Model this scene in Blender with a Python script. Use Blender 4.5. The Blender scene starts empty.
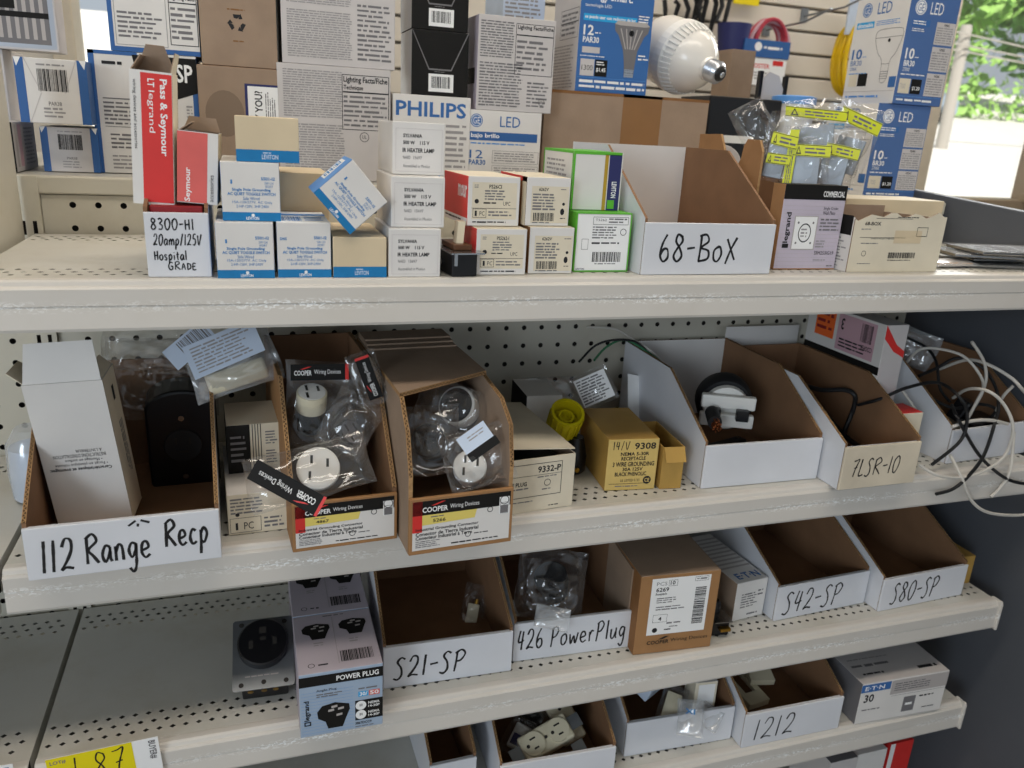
import bpy, bmesh, math, random
from mathutils import Vector, Matrix, noise
random.seed(7)
scene = bpy.context.scene
col = scene.collection
# ------------------------------------------------------------------ camera
F_PX = 793.76
YAW, PITCH, ROLL = 0.3297, 0.3115, -0.0554
CAM = Vector((0.2145, -0.7133, 0.6501))
_cy, _sy, _cp, _sp = math.cos(YAW), math.sin(YAW), math.cos(PITCH), math.sin(PITCH)
FWD = Vector((_sy*_cp, _cy*_cp, -_sp))
_r0 = Vector((_cy, -_sy, 0)); _d0 = FWD.cross(_r0)
_c, _s = math.cos(ROLL), math.sin(ROLL)
RIGHT = _c*_r0 + _s*_d0
DOWN = -_s*_r0 + _c*_d0
cam = bpy.data.cameras.new('camera')
camo = bpy.data.objects.new('camera', cam)
col.objects.link(camo)
camo.matrix_world = Matrix(((RIGHT.x, -DOWN.x, -FWD.x, CAM.x), (RIGHT.y, -DOWN.y, -FWD.y, CAM.y),
                            (RIGHT.z, -DOWN.z, -FWD.z, CAM.z), (0, 0, 0, 1)))
cam.sensor_width = 36.0
cam.sensor_fit = 'HORIZONTAL'
cam.lens = F_PX/1024*36
cam.clip_start = 0.02
cam.clip_end = 300
cam.dof.use_dof = True
cam.dof.focus_distance = 0.82
cam.dof.aperture_fstop = 9.0
scene.camera = camo
# ------------------------------------------------------------------ world, lights, exposure
w = bpy.data.worlds.new('world')
scene.world = w
w.use_nodes = True
bg = w.node_tree.nodes['Background']
bg.inputs[0].default_value = (0.80, 0.90, 1.0, 1)
bg.inputs[1].default_value = 0.55
scene.view_settings.view_transform = 'Standard'
scene.view_settings.look = 'None'
scene.view_settings.gamma = 1.0
scene.view_settings.use_curve_mapping = False
scene.view_settings.exposure = 0.0

def area(name, loc, target, sx, sy, power, color):
    l = bpy.data.lights.new(name, 'AREA')
    l.shape = 'RECTANGLE'; l.size = sx; l.size_y = sy; l.energy = power; l.color = color
    o = bpy.data.objects.new(name, l); col.objects.link(o)
    o.location = loc
    o.rotation_euler = (Vector(target)-Vector(loc)).to_track_quat('-Z', 'Y').to_euler()
    return o
# daylight through the shop front behind and left of the photographer
area('shopfront_daylight', (-2.1, -2.9, 1.0), (0.5, 0.1, 0.25), 0.9, 1.1, 36, (0.80, 0.90, 1.0))
# daylight entering through the window behind the shelving
area('window_daylight', (3.05, 1.84, 1.72), (1.0, 0.0, 0.5), 0.9, 0.5, 26, (0.95, 0.98, 1.0))
# two rows of warm fluorescent ceiling lamps
area('ceiling_lamp_light', (0.3, -0.55, 2.13), (0.3, -0.55, 0), 2.4, 0.3, 20, (1.0, 0.90, 0.78))
area('ceiling_lamp_light', (1.3, 0.75, 2.13), (1.3, 0.75, 0), 2.4, 0.3, 20, (1.0, 0.90, 0.78))
sun = bpy.data.lights.new('sun', 'SUN')
sun.energy = 5.5; sun.angle = 0.02; sun.color = (1.0, 0.95, 0.86)
suno = bpy.data.objects.new('sun', sun); col.objects.link(suno)
suno.rotation_euler = (math.radians(38), math.radians(-14), 0)
# ------------------------------------------------------------------ pixel helpers (1024 x 768 frame)
def ray(px):
    return RIGHT*((px[0]-512)/F_PX) + DOWN*((px[1]-384)/F_PX) + FWD
def on_z(px, z):
    d = ray(px); return CAM + d*((z-CAM.z)/d.z)
def on_y(px, y):
    d = ray(px); return CAM + d*((y-CAM.y)/d.y)
def on_x(px, x):
    d = ray(px); return CAM + d*((x-CAM.x)/d.x)
def on_plane(px, p, n):
    d = ray(px); return CAM + d*((Vector(p)-CAM).dot(n)/d.dot(n))
def proj(P):
    v = Vector(P)-CAM; z = v.dot(FWD)
    return (512+F_PX*v.dot(RIGHT)/z, 384+F_PX*v.dot(DOWN)/z)
# ------------------------------------------------------------------ materials
def lin(c):
    return tuple((x/12.92 if x <= 0.04045 else ((x+0.055)/1.055)**2.4) for x in c)
def hexc(h):
    return lin(tuple(int(h[i:i+2], 16)/255 for i in (0, 2, 4)))
MATS = {}
def mat(name, hx=None, rough=0.6, metal=0.0, var=0.0, vscale=30.0, bump=0.0, bscale=200.0, spec=0.4, stretch=(1, 1, 1), clear=0.0):
    if name in MATS: return MATS[name]
    m = bpy.data.materials.new(name); m.use_nodes = True
    nt = m.node_tree; b = nt.nodes['Principled BSDF']
    c = hexc(hx)
    b.inputs['Base Color'].default_value = (*c, 1)
    b.inputs['Roughness'].default_value = rough
    b.inputs['Metallic'].default_value = metal
    b.inputs['Specular IOR Level'].default_value = spec
    if clear: b.inputs['Coat Weight'].default_value = clear
    if var or bump:
        tc = nt.nodes.new('ShaderNodeTexCoord'); mp = nt.nodes.new('ShaderNodeMapping')
        mp.inputs['Scale'].default_value = stretch
        nt.links.new(tc.outputs['Object'], mp.inputs[0])
    if var:
        n = nt.nodes.new('ShaderNodeTexNoise'); n.inputs['Scale'].default_value = vscale; n.inputs['Detail'].default_value = 6
        nt.links.new(mp.outputs[0], n.inputs['Vector'])
        r = nt.nodes.new('ShaderNodeValToRGB')
        r.color_ramp.elements[0].position = 0.3; r.color_ramp.elements[1].position = 0.7
        r.color_ramp.elements[0].color = (*[x*(1-var) for x in c], 1)
        r.color_ramp.elements[1].color = (*[min(1, x*(1+var*0.6)) for x in c], 1)
        nt.links.new(n.outputs['Fac'], r.inputs[0]); nt.links.new(r.outputs[0], b.inputs['Base Color'])
    if bump:
        n2 = nt.nodes.new('ShaderNodeTexNoise'); n2.inputs['Scale'].default_value = bscale; n2.inputs['Detail'].default_value = 4
        nt.links.new(mp.outputs[0], n2.inputs['Vector'])
        bp = nt.nodes.new('ShaderNodeBump'); bp.inputs['Strength'].default_value = bump; bp.inputs['Distance'].default_value = 0.002
        nt.links.new(n2.outputs['Fac'], bp.inputs['Height']); nt.links.new(bp.outputs[0], b.inputs['Normal'])
    MATS[name] = m
    return m
def emis(name, hx, s):
    m = mat(name, hx, 0.8)
    b = m.node_tree.nodes['Principled BSDF']
    b.inputs['Emission Color'].default_value = (*hexc(hx), 1); b.inputs['Emission Strength'].default_value = s
    return m
def film(name, hx='ffffff', clear=0.72, rough=0.12, haze=0.5):
    """thin clear plastic film: transparent + a little milky diffuse + gloss"""
    m = bpy.data.materials.new(name); m.use_nodes = True
    nt = m.node_tree; out = nt.nodes['Material Output']; nt.nodes.remove(nt.nodes['Principled BSDF'])
    tr = nt.nodes.new('ShaderNodeBsdfTransparent')
    df = nt.nodes.new('ShaderNodeBsdfDiffuse'); df.inputs[0].default_value = (*hexc(hx), 1)
    gl = nt.nodes.new('ShaderNodeBsdfGlossy'); gl.inputs['Roughness'].default_value = rough
    m1 = nt.nodes.new('ShaderNodeMixShader'); m1.inputs[0].default_value = haze
    nt.links.new(gl.outputs[0], m1.inputs[1]); nt.links.new(df.outputs[0], m1.inputs[2])
    lw = nt.nodes.new('ShaderNodeLayerWeight'); lw.inputs[0].default_value = 0.35
    mr = nt.nodes.new('ShaderNodeMapRange'); mr.inputs['To Min'].default_value = clear+0.06; mr.inputs['To Max'].default_value = clear-0.36
    nt.links.new(lw.outputs['Facing'], mr.inputs['Value'])
    m2 = nt.nodes.new('ShaderNodeMixShader')
    nt.links.new(mr.outputs[0], m2.inputs[0]); nt.links.new(m1.outputs[0], m2.inputs[1]); nt.links.new(tr.outputs[0], m2.inputs[2])
    nt.links.new(m2.outputs[0], out.inputs[0])
    MATS[name] = m
    return m

def enamel(name, hx, glue_sparkle=False, spot=0.35):
    """cream baked enamel with yellowed stains and a few scuffs; glue = tag-adhesive band along the lip, its sparkle painted as white speckles"""
    m = bpy.data.materials.new(name); m.use_nodes = True
    nt = m.node_tree; b = nt.nodes['Principled BSDF']; c = hexc(hx)
    tc = nt.nodes.new('ShaderNodeTexCoord')
    n = nt.nodes.new('ShaderNodeTexNoise'); n.inputs['Scale'].default_value = 7; n.inputs['Detail'].default_value = 8; n.inputs['Roughness'].default_value = 0.65
    nt.links.new(tc.outputs['Object'], n.inputs['Vector'])
    r = nt.nodes.new('ShaderNodeValToRGB')
    e = r.color_ramp.elements
    e[0].position = 0.30; e[0].color = (c[0]*(1-spot*0.5), c[1]*(1-spot*0.62), c[2]*(1-spot*0.85), 1)
    e[1].position = 0.52; e[1].color = (*c, 1)
    nt.links.new(n.outputs['Fac'], r.inputs[0])
    n3 = nt.nodes.new('ShaderNodeTexNoise'); n3.inputs['Scale'].default_value = 260
    nt.links.new(tc.outputs['Object'], n3.inputs['Vector'])
    bp = nt.nodes.new('ShaderNodeBump'); bp.inputs['Strength'].default_value = 0.06; bp.inputs['Distance'].default_value = 0.001
    nt.links.new(n3.outputs['Fac'], bp.inputs['Height']); nt.links.new(bp.outputs[0], b.inputs['Normal'])
    b.inputs['Roughness'].default_value = 0.42
    last = r.outputs[0]
    if glue_sparkle:  # adhesive band: its glitter goes into the base colour as white speckles
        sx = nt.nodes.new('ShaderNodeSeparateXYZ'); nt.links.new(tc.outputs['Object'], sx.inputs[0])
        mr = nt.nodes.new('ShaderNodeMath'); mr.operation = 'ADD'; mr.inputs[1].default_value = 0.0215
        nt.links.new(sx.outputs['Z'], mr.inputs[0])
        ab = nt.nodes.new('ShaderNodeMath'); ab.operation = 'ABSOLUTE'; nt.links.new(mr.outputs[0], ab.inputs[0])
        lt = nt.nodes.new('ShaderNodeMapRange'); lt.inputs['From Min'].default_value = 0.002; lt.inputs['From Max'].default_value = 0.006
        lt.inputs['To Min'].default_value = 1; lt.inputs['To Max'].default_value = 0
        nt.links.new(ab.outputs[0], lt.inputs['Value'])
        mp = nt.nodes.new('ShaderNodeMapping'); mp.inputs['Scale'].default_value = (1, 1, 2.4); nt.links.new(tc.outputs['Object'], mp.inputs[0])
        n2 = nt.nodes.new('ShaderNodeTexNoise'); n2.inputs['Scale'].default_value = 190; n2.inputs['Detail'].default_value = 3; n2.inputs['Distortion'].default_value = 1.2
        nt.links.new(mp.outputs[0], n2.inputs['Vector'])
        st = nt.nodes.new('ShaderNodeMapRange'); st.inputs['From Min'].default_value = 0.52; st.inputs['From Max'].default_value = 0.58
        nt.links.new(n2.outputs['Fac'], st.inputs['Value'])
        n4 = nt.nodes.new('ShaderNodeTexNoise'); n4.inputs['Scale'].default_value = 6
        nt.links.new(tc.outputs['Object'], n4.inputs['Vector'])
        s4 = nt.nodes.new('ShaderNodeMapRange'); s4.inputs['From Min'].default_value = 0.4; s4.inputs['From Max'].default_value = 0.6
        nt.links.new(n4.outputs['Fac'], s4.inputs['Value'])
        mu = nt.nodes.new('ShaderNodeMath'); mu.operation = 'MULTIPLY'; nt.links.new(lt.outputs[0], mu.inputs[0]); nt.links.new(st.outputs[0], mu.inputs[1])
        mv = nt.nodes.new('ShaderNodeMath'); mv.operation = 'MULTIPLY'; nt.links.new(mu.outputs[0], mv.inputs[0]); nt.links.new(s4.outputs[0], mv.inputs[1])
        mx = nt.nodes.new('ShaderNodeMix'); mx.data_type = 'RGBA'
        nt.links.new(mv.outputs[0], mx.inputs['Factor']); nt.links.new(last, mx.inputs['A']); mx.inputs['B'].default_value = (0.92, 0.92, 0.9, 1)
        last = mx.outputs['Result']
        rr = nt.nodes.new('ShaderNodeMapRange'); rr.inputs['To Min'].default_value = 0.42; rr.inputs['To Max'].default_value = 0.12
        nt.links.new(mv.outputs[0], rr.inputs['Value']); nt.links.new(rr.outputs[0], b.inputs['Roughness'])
    nt.links.new(last, b.inputs['Base Color'])
    MATS[name] = m
    return m

mat('white_card', 'dfdcd8', 0.55, var=0.05, vscale=18)
mat('grey_card', 'c9c4c2', 0.5, var=0.05, vscale=20)
mat('lilac_card', 'c4bac8', 0.5, var=0.05, vscale=25)
mat('mauve_card', 'bab1bb', 0.5, var=0.04, vscale=25)
mat('steel_card', '9fb1c6', 0.4, var=0.05, vscale=25)
mat('cream_card', 'ddd3bd', 0.6, var=0.08, vscale=25)
mat('beige_card', 'd6c4a4', 0.65, var=0.08, vscale=25)
mat('kraft', 'a3784f', 0.8, var=0.10, vscale=35, bump=0.10, bscale=300)
mat('kraft_shade', '83705f', 0.8)
mat('kraft_dark', '8a6039', 0.8, var=0.12, vscale=35, bump=0.10, bscale=300)
mat('kraft_grey', '9c8672', 0.8, var=0.10, vscale=30, bump=0.10, bscale=300)
mat('kraft_orange', 'a0764c', 0.7, var=0.10, vscale=30)
mat('kraft_bin', '876549', 0.8, var=0.10, vscale=28, bump=0.08, bscale=300)
mat('tape', '8f6841', 0.25, var=0.05)
mat('bin_white', 'd8dadf', 0.6, var=0.05, vscale=14)
mat('bin_stained', 'd8ccb6', 0.6, var=0.14, vscale=16)
mat('flute', 'b08a5e', 0.9, var=0.25, vscale=300)
mat('flute_dark', '4a3420', 0.9)
mat('blue', '33619f', 0.5, var=0.05)
mat('blue_strip', '1379b4', 0.5, var=0.08, vscale=60)
mat('blue_light', '5b95d6', 0.5)
mat('ge_blue', '4a6ca3', 0.45, var=0.04)
mat('philips_blue', '386aa9', 0.5)
mat('cyan', '2ba3de', 0.5)
mat('leviton_ink', '2f7fc0', 0.6)
mat('navy', '2b2f63', 0.5)
mat('gold', 'b3922c', 0.5)
mat('green', '5cb233', 0.5)
mat('red', 'd8332f', 0.45, var=0.06)
mat('red_faded', 'de6660', 0.5, var=0.08)
mat('red_dark', '8c1c22', 0.5)
mat('pink', 'c9a3ae', 0.5)
mat('orange', 'f06a28', 0.5)
mat('yellow', 'efd914', 0.45)
mat('yellow_tag', 'e8d70c', 0.5)
mat('acid_yellow', 'dbe01e', 0.4)
mat('yellow_card', 'b8924a', 0.6, var=0.10, vscale=25)
mat('yellow_label', 'd0b46c', 0.6, var=0.06)
mat('pale_yellow', 'e3cf6d', 0.55)
mat('black', '161616', 0.45)
mat('black_card', '1a1918', 0.6, var=0.08, spec=0.2)
mat('ink', '1d1d20', 0.6)
mat('ink_grey', '747274', 0.6)
mat('ink_faint', '9a9797', 0.6)
mat('marker', '17171a', 0.5)
mat('paper', 'f2f2ef', 0.6)
mat('label_white', 'efefee', 0.5)
mat('paper_blue', 'c7d4e6', 0.6, var=0.05)
mat('grey_label', 'b3adaa', 0.6)
mat('silver', 'b9bcc2', 0.28, metal=0.85)
mat('steel', 'a8a9aa', 0.25, metal=1.0, var=0.1, vscale=15)
mat('zinc', '8c9094', 0.42, metal=0.8, var=0.12, vscale=40)
mat('brass', 'b08a3c', 0.3, metal=1.0)
mat('copper', 'a8633c', 0.4, metal=0.9, var=0.2, vscale=300)
mat('black_plastic', '131316', 0.35, bump=0.05, bscale=500)
mat('black_rubber', '1b1b1d', 0.6)
mat('white_plastic', 'e6e4de', 0.35)
mat('ivory_plastic', 'd8cfb4', 0.35)
mat('brown_plastic', '5b3a22', 0.4)
mat('yellow_plastic', 'bfb012', 0.4)
mat('bulb_white', 'e9e5dd', 0.22, spec=0.5)
mat('green_wire', '2c6b46', 0.45)
mat('black_wire', '17181a', 0.45)
mat('white_wire', 'c9c5bd', 0.45)
mat('yellow_cord', 'e3bb10', 0.5)
mat('red_cord', 'b23a4a', 0.5)
mat('panel_grey', '575a60', 0.55, var=0.05, vscale=12)
mat('slat', 'd8cfc0', 0.55, var=0.05, vscale=6)
mat('groove', '6b6458', 0.7)
mat('window_frame', 'cfc2ac', 0.5, var=0.06)
mat('brown_frame', '9d8a72', 0.5)
mat('asphalt', 'e6e3dd', 0.9, var=0.06, vscale=2)
mat('leaf', 'a4d070', 0.6, var=0.35, vscale=2.5)
mat('leaf_dark', '86be6a', 0.6, var=0.35, vscale=2.5)
mat('bark', '6a5a48', 0.9)
mat('pole_wood', 'b3aea6', 0.8)
mat('car_paint', '9fb2c4', 0.3)
mat('car_glass', '20262c', 0.1)
mat('floor_tile', '6e675e', 0.5, var=0.1, vscale=3)
mat('ceiling_tile', 'd7d3cb', 0.9)
mat('cavity_dark', '2e2a26', 0.8)  # dark tone painting the shade inside cavities, slots and holes
film('clear_film', 'ffffff', 0.87, 0.10, 0.14)
film('hazy_film', 'e9edf0', 0.66, 0.16, 0.5)
film('glass', 'ffffff', 0.93, 0.02, 0.05)
enamel('deck_enamel', 'c7c5bd', spot=0.25)
enamel('lip_enamel', 'd0cbc3', glue_sparkle=True, spot=0.10)
mat('hole_shade', '55544f', 0.6)
enamel('peg_enamel', 'c8c3b4', spot=0.2)
# ------------------------------------------------------------------ mesh builder
class MB:
    def __init__(s): s.v = []; s.f = []; s.m = []; s.mats = []
    def mi(s, name):
        if name not in s.mats: s.mats.append(name)
        return s.mats.index(name)
    def poly(s, pts, m):
        n = len(s.v); s.v += [tuple(p) for p in pts]; s.f.append(tuple(range(n, n+len(pts)))); s.m.append(s.mi(m))
    def mesh(s, verts, faces, m):
        n = len(s.v); s.v += [tuple(p) for p in verts]
        k = s.mi(m)
        for f in faces: s.f.append(tuple(n+i for i in f)); s.m.append(k)
    def box(s, a, b, m, sides=None):
        """a,b opposite corners; sides maps front/back/left/right/top/bottom to a material"""
        x0, y0, z0 = a; x1, y1, z1 = b; g = sides or {}
        n = len(s.v)
        s.v += [(x0,y0,z0),(x1,y0,z0),(x1,y1,z0),(x0,y1,z0),(x0,y0,z1),(x1,y0,z1),(x1,y1,z1),(x0,y1,z1)]
        for k, f in (('front',(0,1,5,4)),('right',(1,2,6,5)),('back',(2,3,7,6)),('left',(3,0,4,7)),('top',(4,5,6,7)),('bottom',(3,2,1,0))):
            s.f.append(tuple(n+i for i in f)); s.m.append(s.mi(g.get(k, m)))
    def prism(s, pts, vec, m, mtop=None, mside=None):
        """planar polygon pts extruded by vec; mtop = material of the far face"""
        k = len(pts); n = len(s.v); vec = Vector(vec)
        s.v += [tuple(p) for p in pts] + [tuple(Vector(p)+vec) for p in pts]
        s.f.append(tuple(range(n+k-1, n-1, -1))); s.m.append(s.mi(m))
        s.f.append(tuple(range(n+k, n+2*k))); s.m.append(s.mi(mtop or m))
        q = s.mi(mside or m)
        for i in range(k):
            j = (i+1) % k
            s.f.append((n+i, n+j, n+k+j, n+k+i)); s.m.append(q)
    def lathe(s, prof, m, seg=24, axis='z', o=(0, 0, 0), cap=True):
        n = len(s.v); o = Vector(o)
        for r, h in prof:
            for i in range(seg):
                a = 2*math.pi*i/seg; c, d = r*math.cos(a), r*math.sin(a)
                p = {'z': (c, d, h), 'y': (c, h, d), 'x': (h, c, d)}[axis]
                s.v.append(tuple(o+Vector(p)))
        k = s.mi(m)
        for j in range(len(prof)-1):
            for i in range(seg):
                i2 = (i+1) % seg
                s.f.append((n+j*seg+i, n+j*seg+i2, n+(j+1)*seg+i2, n+(j+1)*seg+i)); s.m.append(k)
        if cap:
            s.f.append(tuple(n+i for i in range(seg-1, -1, -1))); s.m.append(k)
            e = n+(len(prof)-1)*seg
            s.f.append(tuple(e+i for i in range(seg))); s.m.append(k)
    def tube(s, pts, r, m, seg=6):
        pts = [Vector(p) for p in pts]; n = len(s.v); k = s.mi(m); up = Vector((0.13, 0.31, 0.94))
        for i, p in enumerate(pts):
            t = (pts[min(i+1, len(pts)-1)] - pts[max(i-1, 0)])
            t = t.normalized() if t.length > 1e-9 else Vector((1, 0, 0))
            a = t.cross(up); a = a.normalized() if a.length > 1e-4 else t.cross(Vector((1, 0, 0))).normalized()
            b = t.cross(a); up = -b if False else up
            rr = r[i] if isinstance(r, (list, tuple)) else r
            for q in range(seg):
                an = 2*math.pi*q/seg
                s.v.append(tuple(p + a*(rr*math.cos(an)) + b*(rr*math.sin(an))))
        for i in range(len(pts)-1):
            for q in range(seg):
                q2 = (q+1) % seg
                s.f.append((n+i*seg+q, n+i*seg+q2, n+(i+1)*seg+q2, n+(i+1)*seg+q)); s.m.append(k)
        s.f.append(tuple(n+q for q in range(seg-1, -1, -1))); s.m.append(k)
        e = n+(len(pts)-1)*seg
        s.f.append(tuple(e+q for q in range(seg))); s.m.append(k)
    def xf(s, M, start=0):
        for i in range(start, len(s.v)): s.v[i] = tuple(M @ Vector(s.v[i]))
    def build(s, name, parent=None, smooth=False, bevel=0.0, recalc=False):
        me = bpy.data.meshes.new(name)
        me.from_pydata(s.v, [], s.f)
        for k in s.mats: me.materials.append(MATS[k])
        me.polygons.foreach_set('material_index', s.m)
        if smooth: me.polygons.foreach_set('use_smooth', [True]*len(s.f))
        if recalc:
            bm = bmesh.new(); bm.from_mesh(me); bmesh.ops.recalc_face_normals(bm, faces=bm.faces); bm.to_mesh(me); bm.free()
        me.update()
        o = bpy.data.objects.new(name, me); col.objects.link(o)
        if parent: o.parent = parent
        if bevel:
            md = o.modifiers.new('bevel', 'BEVEL'); md.width = bevel; md.segments = 2; md.limit_method = 'ANGLE'; md.angle_limit = 0.6
        if smooth:
            md = o.modifiers.new('edge', 'EDGE_SPLIT'); md.split_angle = 0.7
        return o
def tag(o, label, cat, group=None):
    o['label'] = label; o['category'] = cat
    if group: o['group'] = group
    return o
def struct(o):
    o['kind'] = 'structure'; return o
def thing(name, label, cat, loc=(0, 0, 0), rot=(0, 0, 0), group=None):
    o = bpy.data.objects.new(name, None); col.objects.link(o); o.empty_display_size = 0.02
    o.location = loc
    if isinstance(rot, Matrix): o.rotation_euler = rot.to_euler()
    else: o.rotation_euler = rot
    return tag(o, label, cat, group)
# ------------------------------------------------------------------ flat print on faces
GLYPH = {}
def glyphs(txt, bold):
    key = (txt, bold)
    if key not in GLYPH:
        cu = bpy.data.curves.new('t', 'FONT'); cu.body = txt; cu.size = 1; cu.offset = 0.022 if bold else 0.0
        cu.resolution_u = 2; cu.fill_mode = 'FRONT'
        o = bpy.data.objects.new('t', cu); col.objects.link(o)
        bpy.context.view_layer.update()
        me = bpy.data.meshes.new_from_object(o.evaluated_get(bpy.context.evaluated_depsgraph_get()))
        v = [(p.co.x, p.co.y) for p in me.vertices]; f = [tuple(p.vertices) for p in me.polygons]
        bpy.data.objects.remove(o); bpy.data.curves.remove(cu); bpy.data.meshes.remove(me)
        x0 = min(p[0] for p in v); x1 = max(p[0] for p in v); y0 = min(p[1] for p in v); y1 = max(p[1] for p in v)
        GLYPH[key] = ([((a-x0)/(x1-x0), (b-y0)/(y1-y0)) for a, b in v], f, (x1-x0)/(y1-y0))
    return GLYPH[key]
class Face:
    def __init__(s, o, u, v, w, h): s.o = Vector(o); s.u = Vector(u); s.v = Vector(v); s.w = w; s.h = h; s.n = s.u.cross(s.v)
class Decal:
    def __init__(s, face, turn=0):
        s.F = face; s.mb = MB(); s.layer = 0; s.turn = turn
    def P(s, u, v):
        if s.turn == 180: u, v = 1-u, 1-v
        elif s.turn == 90: u, v = 1-v, u
        elif s.turn == 270: u, v = v, 1-u
        F = s.F
        return F.o + F.u*(u*F.w) + F.v*(v*F.h) + F.n*(0.00022+0.00006*s.layer)
    def size(s):
        return (s.F.h, s.F.w) if s.turn in (90, 270) else (s.F.w, s.F.h)
    def up(s): s.layer += 1; return s
    def rect(s, u0, v0, u1, v1, m):
        s.mb.poly([s.P(u0, v0), s.P(u1, v0), s.P(u1, v1), s.P(u0, v1)], m); return s
    def poly(s, pts, m):
        s.mb.poly([s.P(*p) for p in pts], m); return s
    def frame(s, u0, v0, u1, v1, t, m):
        W, H = s.size(); a, b = t/W, t/H
        s.rect(u0, v0, u1, v0+b, m); s.rect(u0, v1-b, u1, v1, m); s.rect(u0, v0+b, u0+a, v1-b, m); s.rect(u1-a, v0+b, u1, v1-b, m); return s
    def ellipse(s, u, v, r, m, n=20, sy=1.0):
        W, H = s.size()
        s.mb.poly([s.P(u+r*math.cos(2*math.pi*i/n)/W, v+sy*r*math.sin(2*math.pi*i/n)/H) for i in range(n)], m); return s
    def ring(s, u, v, r, t, m, n=20, sy=1.0):
        W, H = s.size()
        for i in range(n):
            a, b = 2*math.pi*i/n, 2*math.pi*(i+1)/n
            q = lambda R, x: s.P(u+R*math.cos(x)/W, v+sy*R*math.sin(x)/H)
            s.mb.poly([q(r-t, a), q(r, a), q(r, b), q(r-t, b)], m)
        return s
    def text(s, u0, v0, u1, v1, txt, m='ink', bold=False, rot=0, keep=False):
        """text stretched into the rectangle; rot turns the reading direction (90 = upwards, 270 = downwards)"""
        v, f, asp = glyphs(txt, bold)
        if keep and rot in (0, 180):
            W, H = s.size(); want = asp*(v1-v0)*H/W
            if want < u1-u0: u1 = u0+want
        out = []
        for a, b in v:
            if rot == 90: a, b = 1-b, a
            elif rot == 270: a, b = b, 1-a
            elif rot == 180: a, b = 1-a, 1-b
            out.append(s.P(u0+(u1-u0)*a, v0+(v1-v0)*b))
        s.mb.mesh(out, f, m); return s
    def greek(s, u0, v0, u1, v1, n, m='ink_faint', fill=0.45, ragged=0.25, gap=0.12, rot=0):
        """rows of print too small to read"""
        W, H = s.size()
        if rot in (90, 270): L, T = (v1-v0)*H, (u1-u0)*W
        else: L, T = (u1-u0)*W, (v1-v0)*H
        lh = T/n; cw = max(lh*0.42, 0.0007)
        for i in range(n):
            x = 0.0; end = L*(1-random.random()*ragged)
            while x < end:
                wl = cw*random.randint(2, 8); e = min(x+wl, end)
                h = lh*fill*random.uniform(0.8, 1.15)
                a0, a1 = x/L, e/L; b1 = 1-(i+0.25)*lh/T; b0 = b1-h/T
                if rot == 90: r = (u0+(u1-u0)*(1-b1), v0+(v1-v0)*a0, u0+(u1-u0)*(1-b0), v0+(v1-v0)*a1)
                elif rot == 270: r = (u0+(u1-u0)*b0, v0+(v1-v0)*(1-a1), u0+(u1-u0)*b1, v0+(v1-v0)*(1-a0))
                else: r = (u0+(u1-u0)*a0, v0+(v1-v0)*b0, u0+(u1-u0)*a1, v0+(v1-v0)*b1)
                s.rect(*r, m)
                x = e+cw*random.uniform(0.6, 1.2)
        return s
    def barcode(s, u0, v0, u1, v1, m='ink', n=22, rot=0):
        x = 0.0; ws = []
        while len(ws) < n: ws.append((random.choice((1, 1, 2, 3)), random.choice((1, 1, 2))))
        tot = sum(a+b for a, b in ws)
        for a, b in ws:
            if rot: s.rect(u0, v0+(v1-v0)*x/tot, u1, v0+(v1-v0)*(x+a)/tot, m)
            else: s.rect(u0+(u1-u0)*x/tot, v0, u0+(u1-u0)*(x+a)/tot, v1, m)
            x += a+b
        return s
    def hline(s, u0, u1, v, t, m='ink'):
        H = s.size()[1]; return s.rect(u0, v-t/H/2, u1, v+t/H/2, m)
    def strokes(s, lines, wd, m='marker'):
        """marker pen strokes: lists of (u,v) in metres from the lower left corner of the face"""
        W, H = s.size()
        for L in lines:
            L = [Vector(p) for p in L]
            pts = []
            for i in range(len(L)-1):
                p0 = L[max(i-1, 0)]; p1 = L[i]; p2 = L[i+1]; p3 = L[min(i+2, len(L)-1)]
                for k in range(5):
                    t = k/5
                    pts.append(0.5*((2*p1)+(p2-p0)*t+(2*p0-5*p1+4*p2-p3)*t*t+(3*p1-p0-3*p2+p3)*t**3))
            pts.append(L[-1])
            pr = None
            for i, p in enumerate(pts):
                t = pts[min(i+1, len(pts)-1)]-pts[max(i-1, 0)]
                if t.length < 1e-9: continue
                n = Vector((-t.y, t.x)).normalized()*(wd/2*(0.85+0.3*noise.noise(Vector((p.x*200, p.y*200, 1)))))
                a, b = p+n, p-n
                if pr: s.mb.poly([s.P(pr[1].x/W, pr[1].y/H), s.P(b.x/W, b.y/H), s.P(a.x/W, a.y/H), s.P(pr[0].x/W, pr[0].y/H)], m)
                pr = (a, b)
        return s
    def write(s, txt, u0, v0, u1, v1, wd, slant=0.0, rise=0.0, m='marker'):
        """handwriting in the rectangle (fractions); rise lifts the end of the line"""
        W, H = s.size()
        adv = 0; segs = []
        for ch in txt:
            if ch == ' ': adv += 0.42; continue
            g, wdt = HAND[ch]
            for L in g: segs.append([(adv+x*wdt, y) for x, y in L])
            adv += wdt+0.17
        adv -= 0.17
        out = []
        for L in segs:
            out.append([(W*(u0+(u1-u0)*(x+slant*y)/adv), H*(v0+(v1-v0)*y+rise*x/adv)) for x, y in L])
        return s.strokes(out, wd, m)
    def build(s, name, parent): return s.mb.build(name, parent)
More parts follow.
